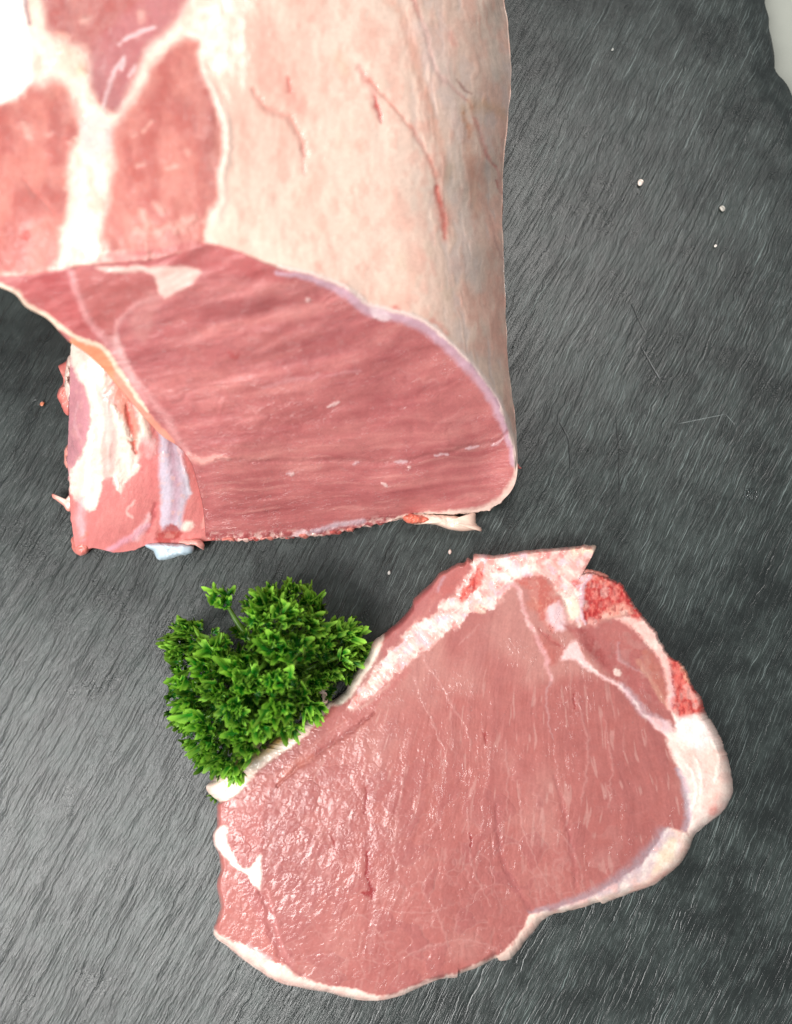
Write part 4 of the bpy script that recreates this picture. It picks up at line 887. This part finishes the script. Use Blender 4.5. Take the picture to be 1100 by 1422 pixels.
    q.line([(158,565),(165,585),(175,602),(182,610)], [3,6,6,3], (252, 238, 220), .7, .9, 1.2, 'rib_fat'); q.line([(190,548),(198,580),(202,606)], [5,7,6], (248, 226, 206), .7, .9, 1.1, 'rib_fat')
    q.line([(200,610),(210,618),(208,632)], [7,7,5], (226, 176, 172), .8, .85, .5)
    q.poly([(216,575),(238,592),(248,625),(258,655),(264,680),(255,706),(252,735),(230,738),(222,730),(224,700),(220,650),(222,620)], (206, 194, 208), 4, .95, .7, 'cartilage', 0, .25)
    q.line([(234,600),(240,640),(246,680),(240,720)], [4,6,6,5], (184, 128, 142), 1, .7, -.4); q.line([(248,620),(258,655),(263,685)], [3,3,3], (224,216,226), .8, .8, .4)
    q.poly([(205,620),(220,640),(222,700),(218,720),(204,700),(206,660)], (204,104,102), 6, .6)
    q.poly([(222,735),(240,728),(250,738),(246,750),(216,752)], (170, 62, 56), 3, .9, -.4, 'marrow', .3, tex=4)
    q.poly([(248,628),(262,640),(284,660),(290,700),(284,740),(270,745),(258,720),(268,690),(262,660)], (208, 116, 112), 4, .85, 0, 'fillet_muscle', 1)
    q.line([(284,690),(286,710),(280,730)], [2,2,2], (232,170,158), .9, .7)
    q.line([(190,745),(200,730),(206,715)], [5,4,3], (226,180,180), 1, .8, .4); q.line([(216,700),(212,720),(205,738)], [3,3,3], (176,70,74), 1, .7, -.6)
    q.line([(150,765),(170,752),(190,742),(204,728)], [3,4,4,3], (214,150,168), 1, .75, .3); q.line([(258,732),(262,728)], [5,5], (248,224,208), .8, .9, .8)
    q.line([(112,695),(112,720),(116,748)], [6,6,4], (226,170,176), 1, .75, .3); q.line([(120,742),(114,748)], [4,3], (232,110,92), .8, .8, .5)
    q.line([(187,695),(176,710),(184,718)], [2,2,2], (240,190,180), .9, .6)
    fl = 1 - np.clip(q.fib, 0, 1); nn = fbm(u / 8, v / 8, 19, 3); q.mix((238, 180, 164), fl * .35 * sstep(.1, .6, nn)); q.h += fl * .22 * nn
    q.grade(.9, 1.12); fibq = np.stack([v, u + .3 * v, np.clip(q.fib, 0, 1) * .6], -1)
    V = unproj(u, v, np.maximum(Z.ravel() * .01 + q.h * .00045, .0008))
    idx = np.arange(n1 * n2_).reshape(n1, n2_); side = np.concatenate([idx[:, 0], idx[-1, 1:]]); n = len(V); ks = np.arange(len(side))
    c0 = np.array(unproj(300., 560., 0.)); bp = V[side]; inw = c0[None, :2] - bp[:, :2]; inw /= np.linalg.norm(inw, axis=1, keepdims=True)
    VV = [V]; NWl = 8
    for i in range(1, NWl + 1):
        t = i / NWl; p = bp.copy(); p[:, 2] = bp[:, 2] * (1 - t) + .0003 * t; p[:, :2] += inw * (.010 * t * sstep(0, .03, bp[:, 2]) + .0006 * t + .0005 * fbm(ks / 9., np.full(len(side), i * .5), 7, 2))[:, None]; VV.append(p)
    rows = np.vstack([side] + [n + (i - 1) * len(side) + ks for i in range(1, NWl + 1)])
    wf = np.vstack([np.stack([rows[i][:-1], rows[i + 1][:-1], rows[i + 1][1:], rows[i][1:]], -1) for i in range(NWl)])
    gf = grid_faces(n1, n2_); V = np.vstack(VV); A = V[gf[:4000, 2]] - V[gf[:4000, 0]]; B = V[gf[:4000, 3]] - V[gf[:4000, 1]]
    up_ = np.cross(A, B)[:, 2].sum() > 0
    if not up_: gf = gf[:, ::-1]
    fq = np.vstack([gf, wf[:, ::-1] if up_ else wf])
    split_parts(V, fq, np.concatenate([q.part] + [q.part[side]] * NWl), q.names, np.vstack([q.col] + [q.col[side]] * NWl), np.clip(np.concatenate([q.rough - .06] + [q.rough[side]] * NWl), .12, .8), root, M_MEAT, fib=np.vstack([fibq] + [fibq[side]] * NWl))

    # ---------------- trimmings hanging off it
    blob_obj('cartilage', [(200,757),(212,764),(215,770),(220,778),(233,777),(250,772),(267,768),(268,757),(240,754),(215,753)], .0022, .0045, (196, 212, 224), root, M_MEAT, 3, edge=(176, 198, 212), rough=.22, var=.06)
    blob_obj('meat_scrap', [(246,752),(262,748),(280,750),(284,763),(278,761),(272,757),(258,757)], .003, .003, (226, 160, 150), root, M_MEAT, 5)
    blob_obj('fat_scrap', [(102,680),(92,692),(84,690),(72,685),(76,694),(88,702),(94,710),(104,706),(110,694)], .004, .0025, (240, 204, 190), root, M_MEAT, 7, edge=(226,140,126))
    blob_obj('meat_scrap', [(98,498),(90,503),(81,508),(86,515),(88,530),(79,547),(84,560),(90,573),(97,575),(102,540)], .006, .004, (226, 140, 130), root, M_MEAT, 9, edge=(212, 112, 104), bump=.5)
    blob_obj('fat_scrap', [(97,492),(92,505),(90,525),(92,548),(97,556),(103,530),(103,500)], .012, .004, (244, 214, 200), root, M_MEAT, 19, bump=.5)
    blob_obj('meat_scrap', [(97,618),(90,624),(89,640),(92,650),(98,645)], .004, .003, (230, 150, 138), root, M_MEAT, 11, bump=.5)
    blob_obj('meat_scrap', [(103,745),(103,764),(113,772),(125,763),(122,748)], .001, .004, (214, 120, 110), root, M_MEAT, 13)
    blob_obj('fat_tail', [(562,716),(580,712),(605,714),(630,716),(648,722),(656,724),(657,712),(661,713),(661,727),(669,733),(668,738),(660,736),(640,738),(618,733),(600,728),(572,728)], .0025, .0042, (240, 214, 196), root, M_MEAT, 15, edge=(230, 196, 178))
    blob_obj('meat_scrap', [(560,717),(572,713),(590,716),(598,722),(586,727),(566,727)], .004, .004, (222, 118, 96), root, M_MEAT, 17, bump=.4)
    rs = np.random.default_rng(3)
    for i, cx in enumerate([300,318,338,352,370,388,402,420,440,462,484,506,524]):
        by = np.interp(cx, [x[0] for x in bottom], [x[1] for x in bottom])
        w_ = rs.uniform(9, 15); h_ = rs.uniform(2.5, 5)
        pts = [(cx - w_, by - 3), (cx - w_ * .5, by - 5), (cx + w_ * .5, by - 5), (cx + w_, by - 4), (cx + w_ * .7, by + h_ * rs.uniform(.2, .8)), (cx + w_ * .3, by + h_ * rs.uniform(.4, 1)), (cx - w_ * .1, by + h_ * rs.uniform(.2, .8)), (cx - w_ * .5, by + h_ * rs.uniform(.3, 1)), (cx - w_ * .8, by + h_ * .3)]
        blob_obj('bone_sliver' if i % 3 == 2 else 'meat_scrap', pts, .0012, .0028, [(196, 96, 90), (214, 126, 114), (228, 186, 176)][i % 3], root, M_MEAT, 30 + i, n=50, rings=5, bump=.5, var=.3)
    tube_obj('fat_scrap', unproj([717,720,724], [645,649,650], [.013,.012,.012]), [.0006,.0005,.0002], (206, 110, 104), root, M_MEAT, 1, 4)
    return root
roast = build_roast()

# ------------------------------------------------------------------ parsley
def leaf_mesh(seed):
    """one curly leaflet: wedge-shaped, three lobes cut into pointed teeth, folded and ruffled; base at the origin, pointing +Y, 1 long"""
    rs = random.Random(seed); na, nr = 25, 8
    V = []; C = []; sp = rs.uniform(46, 66); ph = rs.uniform(-.4, .4); lob = [rs.uniform(.82, 1.08) for _ in range(3)]; curl = rs.uniform(-.15, .35); twist = rs.uniform(-.35, .35)
    tj = [rs.uniform(.75, 1.15) for _ in range(8)]
    for i in range(nr):
        r = (i + .25) / (nr - .75)
        for j in range(na):
            f = j / (na - 1); a = (f - .5) * 2            # -1..1
            li = min(2, int(f * 3)); lobe = abs(math.sin(f * math.pi * 3))             # three lobes
            ti = min(7, int(f * 8)); tooth = (1 - abs((f * 8) % 1 - .5) * 2)            # pointed teeth
            cut = .44 * (1 - lobe ** .40) + .27 * (1 - tooth ** .5 * tj[ti])
            L_ = lob[li] * (1 - .20 * abs(a) ** 1.5) * (1 - cut * sst(.30, 1, r))
            th = a * R(sp) * (.35 + .65 * sst(.05, .75, r)) + twist * .2 * r
            x = math.sin(th) * r * L_; y = math.cos(th) * r * L_
            z = .46 * r * r * (abs(a) ** 1.4) + .24 * r * math.cos(a * math.pi * 3 + ph) * sst(.2, .8, r) + curl * r ** 2.5 + twist * x * r + rs.uniform(-.012, .012)
            z += .16 * sst(.7, 1, r) * (tooth - .4)
            V.append((x, y, z))
            tip = sst(.58, 1.0, r)
            vein = .4 * math.exp(-((a * 1.5 - round(a * 1.5)) / .10) ** 2) * (1 - .5 * r)
            g = lin((34, 112, 24)) * (1 - tip) + lin((148, 200, 72)) * tip
            C.append(g * (1 + vein))
    me = mesh('leaf', np.array(V), grid_faces(nr, na)); set_col(me, np.array(C)); me.materials.append(M_LEAF)
    return me
def sst(a, b, x):
    t = min(max((x - a) / (b - a), 0), 1); return t * t * (3 - 2 * t)

def build_parsley():
    base = unproj(365., 950., 0.0)
    root = empty('parsley_bunch', base, 'bunch of curly green parsley on the slate against the chop', 'parsley')
    rs = random.Random(12)
    leaves = [leaf_mesh(i) for i in range(12)]
    # heads: photo place, height (mm), size (mm)
    heads = [(312,838,22,6.6),(262,872,15,6.2),(247,905,11,5.6),(300,905,25,7),(335,925,30,7),(285,925,20,6),(255,945,12,6),(375,838,24,7),(405,828,20,6.4),(432,838,16,6.2),(362,862,28,6.6),(398,858,33,7.2),(430,868,27,6.8),(380,895,33,7),
             (420,905,31,7),(442,895,25,6),(470,880,20,6.6),(490,885,14,6.2),(476,912,19,6.4),(488,905,13,5.4),(455,935,19,6.2),(440,952,18,5.6),(505,905,6,5.2),(345,955,33,7.2),(385,945,36,7.4),(300,958,26,7),(262,975,16,6.4),(278,998,18,6.4),(325,985,33,7.4),
             (385,980,35,7.6),(412,965,30,6.8),(362,1008,31,7),(290,1025,19,6.4),(258,1000,10,5.6),(330,1022,28,7),(395,1005,26,6.6),(352,1035,24,6.4),(305,1052,19,6.2),(322,1062,20,6),(282,1045,11,5.4),(432,985,23,6),(270,1030,7,5)]
    hub = unproj(350., 960., .004)
    count = 0; fol = []
    stemcol = (96, 140, 44)
    for k, (u, v, z, sz) in enumerate(heads):
        u = 378 + (u - 378) * .965
        p = unproj(u, v, z * .001)
        out = p - unproj(375., 945., .0); out = Vector(out); out.z = max(out.z, .004); out.normalize()
        nrm = (out + Vector((rs.uniform(-.45, .45), rs.uniform(-.45, .45), .6))).normalized()
        mid = (hub * .45 + p * .55) + np.array([0, 0, .003]); 
        if k == 0: mid = unproj(332., 868., .021); st0 = unproj(352., 892., .02)
        else: st0 = hub + np.array([rs.uniform(-.006, .006), rs.uniform(-.006, .006), 0])
        stem = tube_obj('sprig', [st0, mid, p - np.array(nrm) * .0012], [.0011, .0009, .0006], stemcol, root, M_LEAF, 1, k, n=8, jit=.03, var=.15)
        q0 = nrm.to_track_quat('Z', 'Y')
        n = 7 if k < 46 else 6
        for j in range(n):
            if j < 5: az = 2 * math.pi * (j + rs.uniform(-.45, .45)) / 5; el = R(rs.uniform(5, 65)); ln = sz * rs.uniform(.8, 1.2)
            else: az = rs.uniform(0, 6.28); el = R(rs.uniform(55, 80)); ln = sz * rs.uniform(.6, .8)
            o = bpy.data.objects.new('leaf', leaves[rs.randrange(12)]); COL.objects.link(o); o.parent = stem
            d = Matrix.Rotation(az, 4, 'Z') @ Matrix.Rotation(el, 4, 'X') @ Matrix.Rotation(rs.uniform(-.4, .4), 4, 'Y')
            m = Matrix.Translation(Vector(p) + Vector((rs.uniform(-1, 1), rs.uniform(-1, 1), rs.uniform(-1, 1))) * sz * .00022 - Vector(root.location)) @ q0.to_matrix().to_4x4() @ d @ Matrix.Diagonal((ln * .001 * rs.uniform(.85, 1.1), ln * .001, ln * .001 * rs.uniform(.8, 1.3), 1))
            o.matrix_basis = m; count += 1
    # the small leaves packed between and under the heads, past counting
    poly = np.array([(240,880),(258,858),(290,870),(330,885),(345,845),(370,820),(400,815),(425,820),(445,845),(455,862),(490,865),(503,888),(508,905),(495,928),(470,948),(448,970),(425,995),(390,1015),(355,1035),(335,1062),(318,1075),(292,1068),(272,1042),(252,1010),(238,975),(238,940),(246,910)], float)
    def inside(x, y):
        r = False
        for i in range(len(poly)):
            a, b = poly[i], poly[i - 1]
            if (a[1] > y) != (b[1] > y) and x < (b[0] - a[0]) * (y - a[1]) / (b[1] - a[1]) + a[0]: r = not r
        return r
    hz = rbf([(h[0], h[1], h[2]) for h in heads])
    src = [np.array([v.co[:] for v in m_.vertices]) for m_ in leaves]; cs = []
    for m_ in leaves:
        c = np.zeros(len(m_.vertices) * 4, np.float32); m_.color_attributes['Col'].data.foreach_get('color', c); cs.append(c.reshape(-1, 4)[:, :3])
    f0 = grid_faces(8, 25); Vs = []; Fs = []; Cs = []; nv = 0
    while len(Vs) < 620:
        x, y = rs.uniform(232, 512), rs.uniform(812, 1080)
        if not inside(x, y): continue
        zt = float(hz(np.array([x]), np.array([y]))[0]); z = max(1.5, zt * rs.uniform(.15, .95) - 1)
        p = unproj(x, y, z * .001); k = rs.randrange(12); ln = rs.uniform(3.6, 6.2) * .001
        m = Matrix.Rotation(rs.uniform(0, 6.28), 3, 'Z') @ Matrix.Rotation(R(rs.uniform(0, 75)), 3, 'X') @ Matrix.Rotation(rs.uniform(-.7, .7), 3, 'Y')
        vv = src[k] @ np.array(m).T * ln + p; vv[:, 2] = np.maximum(vv[:, 2], .0005)
        Vs.append(vv); Fs.append(f0 + nv); Cs.append(cs[k] * rs.uniform(.6, 1.1)); nv += len(vv)
    me = mesh('foliage', np.vstack(Vs) - np.array(root.location), np.vstack(Fs)); set_col(me, np.vstack(Cs))
    o = link('foliage', me, root, M_LEAF); o['kind'] = 'stuff'
    # the leaf tip that shows under the corner of the chop
    lf = bpy.data.objects.new('leaf', leaves[2]); COL.objects.link(lf); lf.parent = root
    pp = Vector(unproj(302., 1104., .0015)) - Vector(root.location)
    lf.matrix_basis = Matrix.Translation(pp) @ Matrix.Rotation(R(125), 4, 'Z') @ Matrix.Diagonal((.0036, .0036, .003, 1))
build_parsley()

# ------------------------------------------------------------------ crumbs, a drop
M_CRUMB = M_MEAT
def crumb(name, u, v, r, col, label, ratio=1.3, seed=0, cat='crumb'):
    r = r * .82; rs = np.random.default_rng(seed); a0 = rs.uniform(0, 3)
    pts = [(u + r * ratio * math.cos(a) * math.cos(a0) * rs.uniform(.85, 1.15) - r * math.sin(a) * math.sin(a0), v + r * ratio * math.cos(a) * math.sin(a0) + r * math.sin(a) * math.cos(a0) * rs.uniform(.85, 1.15)) for a in np.linspace(0, 2 * math.pi, 9)[:-1]]
    o = blob_obj(name, pts, .0002, r * .00022, col, None, M_CRUMB, seed, rings=5, n=30)
    o['label'] = label; o['category'] = cat; return o
crumb('fat_crumb', 889, 254, 4.2, (250, 234, 222), 'largest white crumb of fat, on bare slate right of the joint', 1.35, 1)
crumb('fat_crumb', 1003, 290, 3.6, (196, 190, 180), 'greyish flake of fat near the right edge of the slate', 1.3, 2)
crumb('fat_crumb', 993, 342, 2.2, (252, 244, 236), 'small round white fat speck below the greyish flake', 1.1, 3)
crumb('fat_crumb', 851, 69, 1.8, (206, 206, 200), 'tiny pale speck on the slate high up right of the joint', 1.1, 4)
crumb('meat_crumb', 59, 561, 3.0, (214, 130, 96), 'tiny orange meat crumb on slate at left of the joint', 1.4, 5)
crumb('meat_crumb', 625, 766, 2.6, (216, 190, 180), 'pale meat crumb on slate just off the chop\'s upper corner', 1.5, 6)
crumb('fat_crumb', 540, 795, 2.4, (206, 204, 198), 'pale crumb on slate between parsley and joint', 1.6, 7)
def droplet():
    m, nt, b = newmat('water'); b.inputs['Transmission Weight'].default_value = 1; b.inputs['IOR'].default_value = 1.33; b.inputs['Roughness'].default_value = .02; b.inputs['Base Color'].default_value = (.95, .97, .97, 1)
    o = blob_obj('water_drop', [(1034,683),(1040,678),(1048,681),(1050,689),(1044,694),(1036,691)], .0001, .0016, (240, 240, 240), None, m, 8, n=40, bump=0, rag=.2)
    o['label'] = 'clear water drop lying on the slate by the right edge'; o['category'] = 'water drop'
droplet()
